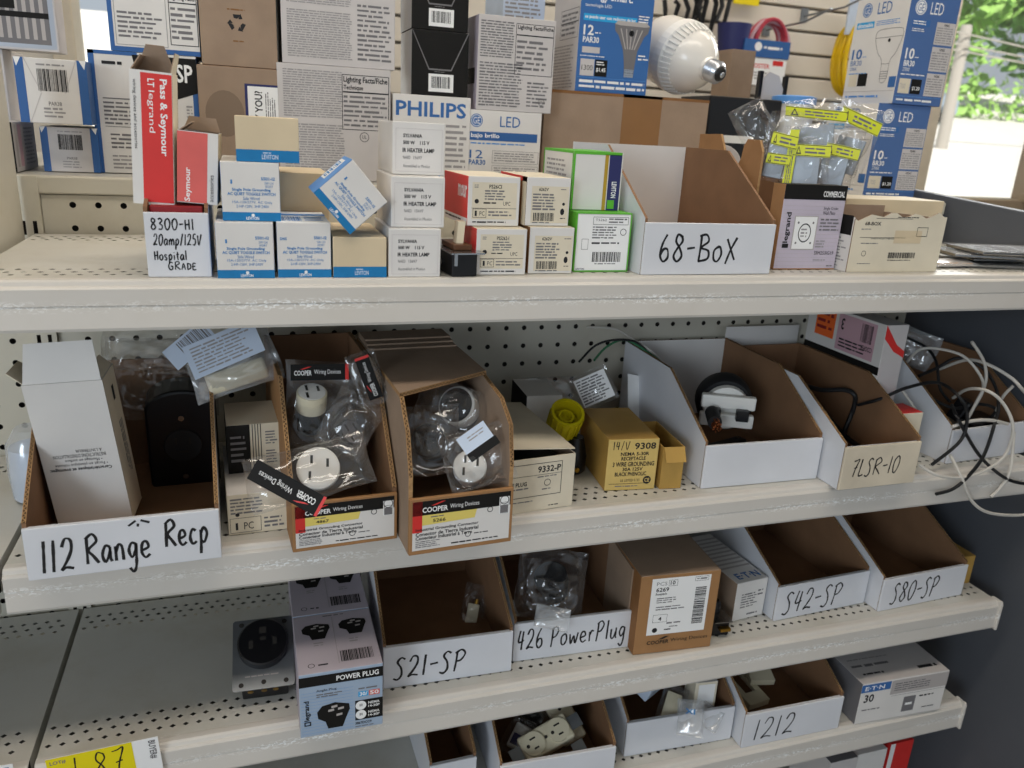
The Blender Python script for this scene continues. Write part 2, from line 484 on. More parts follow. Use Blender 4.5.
HAND = {
 '0': ([[(.55,1),(.15,.8),(.05,.4),(.3,0),(.7,.1),(.95,.55),(.8,.9),(.5,1)]], .55),
 '1': ([[(.5,1),(.45,.5),(.4,0)]], .22),
 '2': ([[(.1,.75),(.35,1),(.75,.95),(.8,.65),(.45,.3),(.05,.03),(.4,.1),(.95,.05)]], .55),
 '3': ([[(.1,.9),(.5,1),(.85,.8),(.4,.55),(.85,.35),(.7,.05),(.1,.05)]], .5),
 '4': ([[(.3,1),(.1,.45),(.5,.42),(.9,.5)],[(.75,.95),(.65,.4),(.6,0)]], .5),
 '5': ([[(.9,1),(.3,.98),(.2,.6),(.65,.6),(.85,.3),(.6,.03),(.1,.08)]], .5),
 '6': ([[(.6,1),(.2,.65),(.05,.25),(.4,0),(.85,.15),(.75,.45),(.35,.45),(.1,.25)]], .5),
 '7': ([[(.05,.92),(.5,.95),(.95,1),(.6,.5),(.4,0)],[(.3,.5),(.85,.55)]], .5),
 '8': ([[(.8,.9),(.35,1),(.2,.75),(.6,.5),(.85,.2),(.45,0),(.1,.2),(.4,.5),(.8,.75),(.7,.95)]], .55),
 '-': ([[(0,.48),(.5,.5),(1,.52)]], .4),
 '/': ([[(.8,1.05),(.45,.5),(.1,-.05)]], .4),
 'B': ([[(.2,.95),(.2,.5),(.15,0)],[(.05,.95),(.6,1),(.8,.75),(.25,.52),(.85,.4),(.85,.1),(.1,0)]], .65),
 'o': ([[(.5,.55),(.1,.4),(.15,.08),(.55,0),(.9,.25),(.75,.52),(.45,.55)]], .5),
 'x': ([[(.05,.6),(.5,.3),(.95,-.02)],[(1,.65),(.5,.3),(.1,-.1)]], .55),
 'X': ([[(.05,.85),(.5,.45),(.95,.05)],[(1,.9),(.5,.45),(.1,-.1)]], .55),
 'H': ([[(.1,.9),(.1,0)],[(.85,.95),(.85,.02)],[(.1,.45),(.85,.5)]], .5),
 'I': ([[(.5,1),(.5,0)]], .2),
 'a': ([[(.85,.5),(.4,.55),(.05,.25),(.35,0),(.8,.3),(.85,.5),(.85,.15),(1,0)]], .5),
 'm': ([[(.05,.5),(.08,0)],[(.08,.3),(.25,.55),(.45,.4),(.48,0)],[(.48,.3),(.7,.55),(.9,.4),(.95,0)]], .7),
 'p': ([[(.15,.5),(.15,0),(.1,-.4)],[(.15,.35),(.5,.58),(.9,.35),(.55,.02),(.18,.1)]], .5),
 'V': ([[(.05,.9),(.4,0),(.95,1)]], .55),
 's': ([[(.85,.5),(.3,.55),(.15,.38),(.75,.2),(.6,0),(.05,.05)]], .4),
 'i': ([[(.5,.5),(.5,0)],[(.52,.75),(.53,.8)]], .2),
 't': ([[(.5,.85),(.45,.3),(.6,0)],[(.1,.55),(.95,.6)]], .4),
 'l': ([[(.5,1),(.45,0)]], .2),
 'G': ([[(.9,.8),(.45,.9),(.08,.4),(.4,0),(.85,.1),(.85,.4),(.5,.4)]], .6),
 'R': ([[(.15,.9),(.12,0)],[(.05,.85),(.6,1),(.9,.75),(.25,.48),(.6,.25),(1,0)]], .65),
 'A': ([[(.05,0),(.5,.75),(.9,0)],[(.2,.3),(.8,.32)]], .5),
 'D': ([[(.15,.75),(.15,0)],[(.05,.75),(.75,.65),(.85,.2),(.1,0)]], .5),
 'E': ([[(.85,.72),(.15,.75),(.1,0),(.95,.02)],[(.12,.38),(.7,.4)]], .45),
 'n': ([[(.08,.5),(.1,0)],[(.1,.3),(.4,.55),(.75,.45),(.85,0)]], .5),
 'g': ([[(.85,.5),(.4,.55),(.1,.3),(.4,.05),(.8,.3),(.85,.5),(.8,-.2),(.5,-.45),(.1,-.3)]], .5),
 'e': ([[(.1,.25),(.8,.35),(.6,.55),(.2,.5),(.08,.2),(.45,0),(.95,.1)]], .5),
 'c': ([[(.85,.48),(.4,.55),(.08,.25),(.4,0),(.95,.08)]], .45),
 'P': ([[(.2,.95),(.18,.4),(.1,-.05)],[(.05,.85),(.55,1),(.9,.8),(.6,.5),(.2,.45)]], .6),
 'L': ([[(.2,1),(.12,.5),(.1,.03),(.9,.08)]], .45),
 'S': ([[(.95,.9),(.55,1),(.2,.8),(.6,.5),(.7,.15),(.35,-.05),(-.1,.02)]], .5),
 'w': ([[(.02,.5),(.2,0),(.48,.4),(.72,0),(.98,.55)]], .65),
 'r': ([[(.15,.5),(.2,0)],[(.18,.3),(.5,.55),(.9,.5)]], .4),
 'u': ([[(.08,.5),(.12,.1),(.45,0),(.8,.3),(.85,.55),(.85,.1),(1,0)]], .5),
 'q': ([[(.4,.9),(.1,.6),(.45,.45),(.8,.7),(.45,.92)],[(.8,.7),(.7,.2),(.6,-.1)]], .5),
 '^': ([[(.0,.3),(.4,.75)],[(.65,.75),(1.1,.45)],[(.5,.45),(.48,.15)]], .8),
}
# ------------------------------------------------------------------ cartons and bins
class Box: pass
def frame_px(bl, br, z, yaw=None):
    """front lower corners in pixels, resting at height z -> corner, yaw, width"""
    A = on_z(bl, z)
    if yaw is None:
        B = on_z(br, z); d = B-A
        return A, math.atan2(d.y, d.x), d.length
    n = Vector((-math.sin(yaw), math.cos(yaw), 0))
    B = on_plane(br, A, n); d = B-A
    return A, yaw, Vector((d.x, d.y)).length
def height_px(A, yaw, px):
    n = Vector((-math.sin(yaw), math.cos(yaw), 0))
    return on_plane(px, A, n).z-A.z
def carton(name, label, A, yaw, w, h, d, body='white_card', sides=None, cat='box', group=None, open_top=False, rot=None, bevel=0.0007, body_name='body', inner='kraft_grey'):
    b = Box(); b.w, b.h, b.d = w, h, d
    R = rot if rot is not None else Matrix.Rotation(yaw, 3, 'Z')
    loc = Vector(A)+R @ Vector((w/2, d/2, 0))
    b.root = thing(name, label, cat, loc, R, group)
    b.M = Matrix.Translation(loc) @ R.to_4x4()
    m = MB(); x, y = w/2, d/2
    if open_top:
        t = 0.0012; s = sides or {}
        m.box((-x,-y,0),(x,y,t), body, s)
        m.box((-x,-y,t),(x,-y+t,h), inner, {'front': s.get('front', body), 'top': body})
        m.box((-x,y-t,t),(x,y,h), inner, {'back': s.get('back', body), 'top': body})
        m.box((-x,-y+t,t),(-x+t,y-t,h), inner, {'left': s.get('left', body), 'top': body})
        m.box((x-t,-y+t,t),(x,y-t,h), inner, {'right': s.get('right', body), 'top': body})
        b.body = m.build(body_name, b.root)
    else:
        m.box((-x,-y,0),(x,y,h), body, sides)
        b.body = m.build(body_name, b.root, bevel=bevel)
    b.front = Face((-x,-y,0),(1,0,0),(0,0,1),w,h); b.left = Face((-x,y,0),(0,-1,0),(0,0,1),d,h)
    b.right = Face((x,-y,0),(0,1,0),(0,0,1),d,h); b.top = Face((-x,-y,h),(1,0,0),(0,1,0),w,d)
    b.z = loc.z+h; b.A = Vector(A); b.yaw = yaw
    return b
def px_carton(name, label, bl, br, tl, z, d, yaw=0.0, **k):
    A, yw, w = frame_px(bl, br, z, yaw)
    h = height_px(A, yw, tl)
    if DEBUG: print('%-22s w %.3f h %.3f d %.3f yaw %.1f y %.3f  %s' % (name, w, h, d, math.degrees(yw), A.y, label[:40]))
    return carton(name, label, A, yw, w, h, d, **k)
DEBUG = False
def flap(b, edge, length, ang, m='white_card', inner='kraft_grey', t=0.0008, inset=0.001, name='flap', taper=0.0, u0=0.0, u1=1.0):
    """lid flap hinged on a top edge; ang 0 = upright, + leans outwards"""
    x, y, h = b.w/2, b.d/2, b.h
    c, s_ = math.cos(ang)*length, math.sin(ang)*length
    if edge in ('front', 'back'):
        sg = -1 if edge == 'front' else 1; Y = sg*(y-t); a0, a1 = -x+inset+u0*b.w, x-inset-(1-u1)*b.w
        pts = [(a0,Y,h+.0002),(a1,Y,h+.0002),(a1-taper,Y+sg*s_,h+c),(a0+taper,Y+sg*s_,h+c)]; vec = (0,-sg*t*math.cos(ang),sg*sg*t*math.sin(ang))
    else:
        sg = -1 if edge == 'left' else 1; X = sg*(x-t); a0, a1 = -y+inset+u0*b.d, y-inset-(1-u1)*b.d
        pts = [(X,a0,h+.0002),(X,a1,h+.0002),(X+sg*s_,a1-taper,h+c),(X+sg*s_,a0+taper,h+c)]; vec = (-sg*t*math.cos(ang),0,t*math.sin(ang))
    mb = MB(); mb.prism(pts, vec, m, inner, inner)
    return mb.build(name, b.root)
def bin_box(name, label, A, yaw, w, d, hf, hb, ys, yf=0.0, white='bin_white', inner='kraft_bin', back_in=None, fmat=None, t=0.003, cat='bin', group=None, fold=True, edge=None, rot=None, left_out=None):
    """open parts bin cut from corrugated card: low front, sides sloping up to a tall back. ys = where slope ends, yf = where it starts"""
    b = Box(); b.w, b.h, b.d = w, hf, d; b.side = {}
    R = rot if rot is not None else Matrix.Rotation(yaw, 3, 'Z')
    loc = Vector(A)+R @ Vector((w/2, d/2, 0))
    b.root = thing(name, label, cat, loc, R, group); b.M = Matrix.Translation(loc) @ R.to_4x4()
    x, y = w/2, d/2; edge = edge or inner
    m = MB(); m.box((-x+t,-y+t,0),(x-t,y-t,t), inner, {'bottom': white}); m.build('bottom_panel', b.root)
    m = MB(); m.box((-x,-y,0),(x,-y+t,hf), fmat or white, {'back': inner}); b.body = m.build('front_panel', b.root, bevel=0.0008)
    if fold:
        m = MB(); m.box((-x+t+.0003,-y+t+.0002,t),(x-t-.0003,-y+t+.003,hf-.001), inner, {'top': white}); m.build('front_fold', b.root)
    for sg in (-1, 1):
        pts = [(sg*x,-y+t+.0002,0),(sg*x,y,0),(sg*x,y,hb),(sg*x,-y+ys,hb),(sg*x,-y+t+yf,hf+(0.0 if yf > 0 else 0.004)),(sg*x,-y+t+.0002,hf)]
        if sg > 0: pts = pts[::-1]
        m = MB(); m.prism(pts, (-sg*t,0,0), (left_out if sg < 0 and left_out else white), inner, edge); b.side[sg] = m.build('side_panel', b.root, recalc=False)
    m = MB(); m.box((-x+t+.0002,y-t,0),(x-t-.0002,y,hb), white, {'front': back_in or inner, 'top': edge}); m.build('back_panel', b.root)
    b.front = Face((-x,-y,0),(1,0,0),(0,0,1),w,hf); b.left = Face((-x,y,0),(0,-1,0),(0,0,1),d,hb)
    b.z = loc.z+t; b.A = Vector(A); b.yaw = yaw
    return b
def px_bin(name, label, bl, br, tl, z, d, hb, ys, yaw=None, **k):
    A, yw, w = frame_px(bl, br, z, yaw); h = height_px(A, yw, tl)
    if DEBUG: print('%-22s w %.3f h %.3f d %.3f yaw %.1f y %.3f  %s' % (name, w, h, d, math.degrees(yw), A.y, label[:40]))
    return bin_box(name, label, A, yw, w, d, h, hb, ys, **k)
def local(b, p): return b.M @ Vector(p)
# crumpled bags of clear film
def bag(name, label, C, w, h, th, R, film_mat='clear_film', seed=0, crumple=0.25, n=22, group=None, seal=0.0, taper=0.0, cat='plastic bag', parent=None):
    """C centre, R 3x3 whose columns are width, thickness (towards viewer negative), height"""
    mb = MB(); nx, nz = n, int(n*1.2)
    so = Vector((seed*7.3, seed*3.1, seed*1.7))
    for side in (-1, 1):
        base = len(mb.v)
        for j in range(nz+1):
            v = j/nz
            for i in range(nx+1):
                u = i/nx
                bulge = max(0.0, (1-(2*u-1)**2)*(1-(2*min(1, v/(1-seal)) - 1)**2 if v < 1-seal else 0.0))**0.5
                X = (u-0.5)*w*(1-taper*v); Z = (v-0.5)*h; Y = side*th/2*bulge
                q = Vector((X*28, Y*14+side*3.0*bulge, Z*28))+so
                r = noise.noise(q); r2 = abs(noise.noise(q*2.3+Vector((5, 1, 2))))
                e = noise.noise(q*0.7+Vector((9, 9, 0)))
                Y += crumple*th*(r*0.55+0.5*(0.5-r2)*1.2*bulge) + crumple*th*0.5*e
                X += crumple*0.03*w*noise.noise(q+Vector((3, 3, 3)))*4; Z += crumple*0.03*h*noise.noise(q+Vector((6, 2, 3)))*4
                mb.v.append((X, Y, Z))
        for j in range(nz):
            for i in range(nx):
                a = base+j*(nx+1)+i
                f = (a, a+1, a+nx+2, a+nx+1)
                mb.f.append(f if side < 0 else f[::-1]); mb.m.append(mb.mi(film_mat))
    o = mb.build(name, None)
    o.data.polygons.foreach_set('use_smooth', [True]*len(o.data.polygons))
    o.location = C; o.rotation_euler = R.to_euler() if isinstance(R, Matrix) else R
    if parent is None: tag(o, label, cat, group)
    return o
def face_cam(C, roll=0.0, lean=0.0, yawoff=0.0):
    """matrix whose -y axis looks to the camera from C"""
    f = (Vector(C)-CAM); f.normalize()
    yv = f
    x = Vector((0, 0, 1)).cross(yv); x.normalize(); x = -x
    z = x.cross(yv); z.normalize()
    M = Matrix((x, yv, z)).transposed()
    return M @ Matrix.Rotation(yawoff, 3, 'Z') @ Matrix.Rotation(lean, 3, 'X') @ Matrix.Rotation(roll, 3, 'Y')
# ================================================================== shelving
Z1, Z2, Z3, Z4, LIP = 0.5139, 0.2568, 0.0426, -0.1284, 0.0426
DB = 0.28                       # back panel plane
W = 1.2192
ZT = 0.575                      # top of the back panel, level of the upper deck behind
def holes_strip(mb, x0, x1, y0, y1, z, rows, pitch, r, m, flat=True, kind='diamond', phase0=0.0):
    """row of cells with real holes. rows = list of centre coordinates; the strip spans y0..y1"""
    bounds = [y0]+[(rows[i]+rows[i+1])/2 for i in range(len(rows)-1)]+[y1]
    Q = (lambda a, b: (a, b, z)) if flat else (lambda a, b: (a, z, b))
    for k, yc in enumerate(rows):
        ya, yb = bounds[k], bounds[k+1]
        ph = phase0+(pitch/2 if (kind == 'diamond' and k % 2) else 0.0)
        n0 = math.ceil((x0-ph)/pitch+0.5); n1 = math.floor((x1-ph)/pitch-0.5)
        xs = x0; xe = x1
        first = ph+(n0-0.5)*pitch; last = ph+(n1+0.5)*pitch
        if first > xs: mb.poly([Q(xs,ya),Q(first,ya),Q(first,yb),Q(xs,yb)], m)
        if xe > last: mb.poly([Q(last,ya),Q(xe,ya),Q(xe,yb),Q(last,yb)], m)
        for n in range(n0, n1+1):
            xc = ph+n*pitch; a, b = xc-pitch/2, xc+pitch/2
            c = [(a,ya),(b,ya),(b,yb),(a,yb)]
            if kind == 'diamond':
                h = [(xc,yc-r),(xc+r*1.15,yc),(xc,yc+r),(xc-r*1.15,yc)]
                base = len(mb.v); mb.v += [Q(*p) for p in c+h]; kk = mb.mi(m)
                for i in range(4):
                    j = (i+1) % 4
                    mb.f.append((base+i,base+j,base+4+i)); mb.f.append((base+j,base+4+j,base+4+i)); mb.m += [kk, kk]
            else:
                h = [(xc+r*math.cos(math.radians(225+30*i)), yc+r*math.sin(math.radians(225+30*i))) for i in range(12)]
                base = len(mb.v); mb.v += [Q(*p) for p in c+h]; kk = mb.mi(m)
                for s in range(4):
                    e = (s+1) % 4
                    for q in range(3):
                        i = s*3+q; j = (i+1) % 12
                        mb.f.append((base+s,base+4+j,base+4+i)); mb.m.append(kk)
                    mb.f.append((base+s,base+e,base+4+(e*3) % 12)); mb.m.append(kk)
def shelf(label, x0, x1, z, depth=0.272, caps=(False, False), tags=()):
    root = thing('gondola_shelf', label, 'shelf', (x0, 0, z), (0, 0, 0), 'cream enamel shelves of the gondola')
    L = x1-x0; m = MB(); D = 'deck_enamel'
    y0, y1 = 0.0125, depth
    ph = 0.0127*0.55
    mf = [0.0270, 0.0400, 0.0530]; mk = [0.2270, 0.2390, 0.2510]
    holes_strip(m, 0, L, y0, 0.0600, 0, mf, 0.0127, 0.0027, D, phase0=ph)
    m.poly([(0,0.06,0),(L,0.06,0),(L,0.2205,0),(0,0.2205,0)], D)
    holes_strip(m, 0, L, 0.2205, 0.2575, 0, mk, 0.0127, 0.0027, D, phase0=ph)
    m.poly([(0,0.2575,0),(L,0.2575,0),(L,y1,0),(0,y1,0)], D)
    # turned-down flanges
    m.poly([(0,y0,0),(0,y1,0),(0,y1,-0.028),(0,y0,-0.028)], D); m.poly([(L,y1,0),(L,y0,0),(L,y0,-0.028),(L,y1,-0.028)], D)
    m.poly([(L,y1,0),(L,y1,-0.028),(0,y1,-0.028),(0,y1,0)], D)
    m.build('deck', root)
    # sheet below the deck, coloured dark to paint shade into the holes
    m = MB(); m.poly([(0.002,0.016,-0.030),(0.002,y1-.002,-0.030),(L-.002,y1-.002,-0.030),(L-.002,0.016,-0.030)], 'hole_shade'); m.build('underside_pan', root)
    # rolled front lip with a price channel
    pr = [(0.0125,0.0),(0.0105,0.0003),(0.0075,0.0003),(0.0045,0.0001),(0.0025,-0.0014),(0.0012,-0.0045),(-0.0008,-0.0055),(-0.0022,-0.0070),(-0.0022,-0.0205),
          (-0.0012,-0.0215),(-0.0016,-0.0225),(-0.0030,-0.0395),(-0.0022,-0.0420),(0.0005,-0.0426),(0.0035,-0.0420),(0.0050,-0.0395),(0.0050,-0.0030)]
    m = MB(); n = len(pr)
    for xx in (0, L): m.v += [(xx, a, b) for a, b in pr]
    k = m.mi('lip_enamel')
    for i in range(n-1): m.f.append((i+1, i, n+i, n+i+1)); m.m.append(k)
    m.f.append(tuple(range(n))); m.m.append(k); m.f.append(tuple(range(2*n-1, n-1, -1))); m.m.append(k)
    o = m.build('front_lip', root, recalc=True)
    for e, on in zip((0, L), caps):
        if on:
            m = MB(); sg = 1 if e else -1
            m.prism([(e,-.0055,-.0445),(e,.013,-.0445),(e,.013,.0015),(e,-.0035,.0015),(e,-.0055,-.004)][::sg], (sg*0.004,0,0), 'lip_enamel'); m.build('end_cap', root, bevel=0.001)
    return root
SL = 'perforated cream metal shelf '
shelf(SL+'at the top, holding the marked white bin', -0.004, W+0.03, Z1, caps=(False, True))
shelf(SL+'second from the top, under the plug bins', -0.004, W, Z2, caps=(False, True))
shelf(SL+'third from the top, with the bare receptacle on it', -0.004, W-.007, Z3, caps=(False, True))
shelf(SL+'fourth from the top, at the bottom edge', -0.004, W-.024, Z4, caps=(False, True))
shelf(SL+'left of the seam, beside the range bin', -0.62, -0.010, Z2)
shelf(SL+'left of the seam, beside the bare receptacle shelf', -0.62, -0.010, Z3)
# back panels with real peg holes
def pegboard(label, x0, x1):
    root = thing('pegboard_panel', label, 'pegboard', (0, DB, -0.45))
    m = MB(); zb = 0.45
    rows = [0.3921+0.0254*k for k in range(-30, 7)]
    rows = [r for r in rows if -0.42 < r < 0.555]
    holes_strip(m, x0, x1, rows[0]-0.0127+zb, rows[-1]+0.0127+zb, 0, [r+zb for r in rows], 0.0254, 0.0034, 'peg_enamel', flat=False, kind='round', phase0=0.0086)
    m.poly([(x0,0,rows[-1]+.0127+zb),(x1,0,rows[-1]+.0127+zb),(x1,0,0.555+zb),(x0,0,0.555+zb)], 'peg_enamel')
    m.build('perforated_face', root)
    m = MB(); m.box((x0, 0.008, 0), (x1, 0.012, 1.0), 'cavity_dark'); m.build('cavity_shade', root)  # dark sheet stands in for the shaded cavity behind the peg holes
    return root
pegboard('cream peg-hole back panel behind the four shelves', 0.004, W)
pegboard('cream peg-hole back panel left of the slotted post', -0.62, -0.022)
m = MB(); m.box((-0.62, DB-0.004, 0.556), (W+0.03, DB+0.014, ZT), 'peg_enamel'); o = m.build('top_rail', None, bevel=0.002)
tag(o, 'cream metal rail capping the peg-hole back panel', 'rail')
# slotted uprights
def upright(xc, label):
    root = thing('slotted_upright', label, 'post', (xc, DB-0.006, -0.6))
    m = MB(); w2 = 0.0125; zz = -0.6
    z = 0.0; H = ZT+0.6-0.001
    slots = []
    s = 0.02
    while s < H-0.04: slots.append(s); s += 0.0254
    z = 0.0
    for s in slots:
        m.poly([(-w2,0,z),(w2,0,z),(w2,0,s),(-w2,0,s)], 'peg_enamel')
        for a, b in ((-w2,-.0075),(-.0035,.0035),(.0075,w2)): m.poly([(a,0,s),(b,0,s),(b,0,s+.015),(a,0,s+.015)], 'peg_enamel')
        z = s+.015
    m.poly([(-w2,0,z),(w2,0,z),(w2,0,H),(-w2,0,H)], 'peg_enamel')
    for sg in (-1, 1): m.poly([(sg*w2,0,0),(sg*w2,0.02,0),(sg*w2,0.02,H),(sg*w2,0,H)], 'peg_enamel')
    m.build('slotted_face', root)
    m = MB(); m.box((-w2+.001,.008,0),(w2-.001,.02,H), 'cavity_dark'); m.build('slot_shade', root)  # dark fill paints the shade seen through the slots
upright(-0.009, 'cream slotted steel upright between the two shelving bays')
# divider plate standing at the left end of the top shelf
m = MB(); m.box((-0.0165, 0.02, Z1+0.0005-0.03), (-0.0135, 0.268, 0.70), 'peg_enamel', {'right': 'peg_enamel'}); o = m.build('divider_plate', None, bevel=0.0006)
tag(o, 'cream upright divider plate at the left end of the top shelf', 'panel')
# dark grey end panel
m = MB(); XP = 1.2555
m.prism([(XP,-0.55,-0.62),(XP,0.50,-0.62),(XP,0.50,0.59),(XP,0.36,0.589),(XP,0.10,0.573),(XP,-0.55,0.53)][::-1], (0.018,0,0), 'panel_grey'); o = m.build('end_panel', None, bevel=0.0015, recalc=True)
tag(o, 'tall dark grey panel closing the right end of the shelves', 'panel')
# base deck and the rear upper deck
m = MB(); m.box((-0.62, -0.06, -0.47), (W+.03, DB-.01, -0.43), 'deck_enamel'); o = m.build('base_deck', None, bevel=0.002); tag(o, 'wide cream base deck below the lowest shelf', 'shelf')
m = MB(); m.box((-0.62, DB+0.016, 0.555), (W+.03, 0.78, ZT-0.001), 'deck_enamel'); o = m.build('rear_deck', None, bevel=0.002); tag(o, 'cream rear deck behind the back panel carrying lamp boxes', 'shelf')
m = MB(); m.box((-0.62, 0.765, -0.6), (W+.03, 0.78, 0.553), 'peg_enamel'); o = m.build('rear_skirt', None); tag(o, 'cream rear face of the shelving below the lamp boxes', 'panel')
# ================================================================== room shell
YW = 1.95
FZ = -0.62
m = MB(); m.box((-3, -3.4, FZ-.05), (4.6, 2.1, FZ-.001), 'floor_tile'); struct(m.build('floor'))
m = MB(); m.box((-3, -3.4, 2.16), (4.6, 2.1, 2.22), 'ceiling_tile'); struct(m.build('ceiling'))
m = MB(); m.box((-3.1, -1.6, FZ), (-3, 2.1, 2.16), 'slat'); struct(m.build('wall_left'))
m = MB(); m.box((4.6, -3.4, FZ), (4.7, 2.1, 2.16), 'slat'); struct(m.build('wall_right'))
for lx, ly in ((0.3, -0.55), (1.3, 0.75)):
    r = thing('ceiling_lamp', 'long fluorescent ceiling lamp above the shelves, %s row' % ('front' if ly < 0 else 'rear'), 'lamp', (lx, ly, 2.14), group='ceiling lamps')
    m = MB(); m.box((-1.22,-.17,0),(1.22,.17,.019), 'white_plastic'); m.build('housing', r)
# back wall: slatwall between two windows
WX = [(-0.212, 0.05), (2.84, 3.47)]       # window openings (left narrow one, right one)
WZ0, WZ1 = 0.47, 2.0
wb = MB()
def wallseg(a, b, z0, z1): wb.box((a, YW, z0), (b, YW+0.10, z1), 'slat')
wallseg(-3, WX[0][0]-.06, FZ, 2.16); wallseg(WX[0][1]+.06, WX[1][0]-.06, FZ, 2.16); wallseg(WX[1][1]+.09, 4.6, FZ, 2.16)
for a, b in ((WX[0][0]-.06, WX[0][1]+.06), (WX[1][0]-.06, WX[1][1]+.09)): wallseg(a, b, FZ, WZ0-.05); wallseg(a, b, WZ1+.05, 2.16)
wback = struct(wb.build('wall_back'))
sl = MB(); sl.box((0.10, YW-0.018, -0.0335), (2.76, YW-0.001, 0.0335), 'slat')
first = None
z = 0.9594-0.0762*6+0.0381
for k in range(16):
    if first is None: first = sl.build('slat', wback, bevel=0.003); o = first
    else:
        o = first.copy(); col.objects.link(o); o.parent = wback
    o.location = (0, 0, z+0.0762*k)
gm = MB(); gm.box((0.10, YW-0.004, z-.05), (2.76, YW-.0005, z+0.0762*15.5), 'groove'); gm.build('groove_backing', wback)
for i, (a, b) in enumerate(WX):
    r = bpy.data.objects.new('window_%d' % (i+1), None); col.objects.link(r); r.location = ((a+b)/2, YW, WZ0); r['kind'] = 'structure'
    hw = (b-a)/2; H = WZ1-WZ0; fm = 'window_frame' if i == 0 else 'brown_frame'
    fl = 'window_frame'
    for (x0, x1, z0, z1, mm, nm) in ((-hw-.06,-hw,-.05,H+.05,fl,'jamb'),(hw,hw+(.06 if i == 0 else .09),-.05,H+.05,fm,'jamb'),(-hw,hw,H,H+.05,fl,'head'),(-hw,hw,-.05,0,fm,'sill')):
        m = MB(); m.box((x0,-.03,z0),(x1,.11,z1), mm); m.build(nm, r, bevel=0.004)
    if i == 1:
        m = MB(); m.box((hw*.72,-.06,-.012),(hw+.20,-.005,.03), 'brown_frame'); m.build('sill_board', r, bevel=.003)
    m = MB(); m.box((-hw,.05,0),(hw,.054,H), 'glass'); m.build('pane', r)
# ================================================================== outside
GR = 0.13
def gz(y): return -0.95+max(0.0, y-4.0)*GR
m = MB(); m.poly([(-40,2.06,-.95),(60,2.06,-.95),(60,4,-.95),(-40,4,-.95)], 'asphalt'); m.poly([(-40,4,-.95),(60,4,-.95),(60,60,gz(60)),(-40,60,gz(60))], 'asphalt'); o = struct(m.build('ground_outside'))
def tree(label, x, y, h, r, lm, seed, n=900):
    root = thing('tree', label, 'tree', (x, y, gz(y)-.1), group='trees across the road')
    m = MB(); m.tube([(0,0,0),(.1,0,h*.3),(0,.1,h*.6),(.1,0,h*.85)], [.25,.2,.14,.05], 'bark', 8); m.build('trunk', root, smooth=True)
    rnd = random.Random(seed); m = MB()
    cl = [(rnd.uniform(-r,r)*.75, rnd.uniform(-r,r)*.5, rnd.uniform(.05*h,h*.95), rnd.uniform(.28,.5)*r) for _ in range(16)]
    for i in range(n):
        cx, cy_, cz, cr = rnd.choice(cl)
        d = Vector((rnd.gauss(0,1), rnd.gauss(0,1), rnd.gauss(0,1))).normalized()*cr*rnd.uniform(.6,1.0)
        p = Vector((cx,cy_,max(.15,cz)))+d; p.z = max(p.z, .1)
        s = rnd.uniform(.30,.62); a = Vector((rnd.gauss(0,1),rnd.gauss(0,1),rnd.gauss(0,1))).normalized(); b = a.orthogonal().normalized()
        m.poly([p-a*s, p+b*s*.6, p+a*s, p-b*s*.6], lm)
    o = m.build('crown', root); o['kind'] = 'stuff'
tree('leafy bright green tree behind the utility pole', 27.5, 31, 11.0, 5.2, 'leaf', 1, 4200)
tree('darker green tree at the right edge of the window', 40.5, 32.5, 12.5, 5.5, 'leaf_dark', 2, 4200)
tree('tall pale green tree filling the window behind the pole', 44.0, 47.0, 15.0, 7.0, 'leaf', 5, 4200)
tree('green tree glimpsed through the narrow left window', on_y((112,10),22.0).x+1.6, 22.0, 8.0, 2.6, 'leaf', 3, 900)
def hedge(x, y, wd, label):
    rnd = random.Random(9); m = MB()
    for i in range(700):
        p = Vector((rnd.uniform(-wd,wd), rnd.uniform(-.8,.8), abs(rnd.gauss(0,.8))+.12)); s = rnd.uniform(.15,.3)
        a = Vector((rnd.gauss(0,1),rnd.gauss(0,1),rnd.gauss(0,1))).normalized(); b = a.orthogonal().normalized()
        m.poly([p-a*s, p+b*s*.7, p+a*s, p-b*s*.7], 'leaf')
    o = m.build('hedge'); o.location = (x, y, gz(y)-.1); o['kind'] = 'stuff'; tag(o, label, 'hedge')
hedge(31, 27.5, 9, 'low green scrub along the road below the trees')
P0 = on_y((949, 110), 17.0); 
pr = thing('utility_pole', 'pale utility pole carrying wires outside the window', 'pole', (P0.x, 17.0, gz(17)-.05))
m = MB(); m.tube([(0,0,0),(0,0,3),(0,0,on_y((975, 24), 17.0).z-gz(17))], [.16,.15,.13], 'pole_wood', 10); m.build('shaft', pr, smooth=True)
for k, (pa, pb) in enumerate((((962,33),(1024,47)),((958,44),(1024,57)),((956,50),(1024,63)))):
    a = on_y(pa, 16.8); b = on_y(pb, 16.8); d = (b-a)
    m = MB(); m.tube([a-d*3.0, a-d*1.0, a, b, b+d*2], 0.022, 'pole_wood', 5); o = m.build('overhead_wire')
    tag(o, 'pale overhead wire outside, %s of three' % ('highest', 'middle', 'lowest')[k], 'wire', 'overhead wires')
c0 = Vector((on_y((948,126),24.0).x-2.2, 24.0, gz(24)))
cr_ = thing('parked_car', 'small pale blue car on the bright road outside', 'car', (c0.x, c0.y, gz(24)+.02), (-.0, 0, .2))
m = MB(); m.prism([(-2,-.8,.3),(2,-.8,.3),(2,-.8,.8),(1.2,-.8,.9),(.6,-.8,1.4),(-1.1,-.8,1.4),(-1.7,-.8,.9),(-2,-.8,.85)], (0,1.6,0), 'car_paint'); m.build('car_body', cr_, bevel=.05, recalc=True)
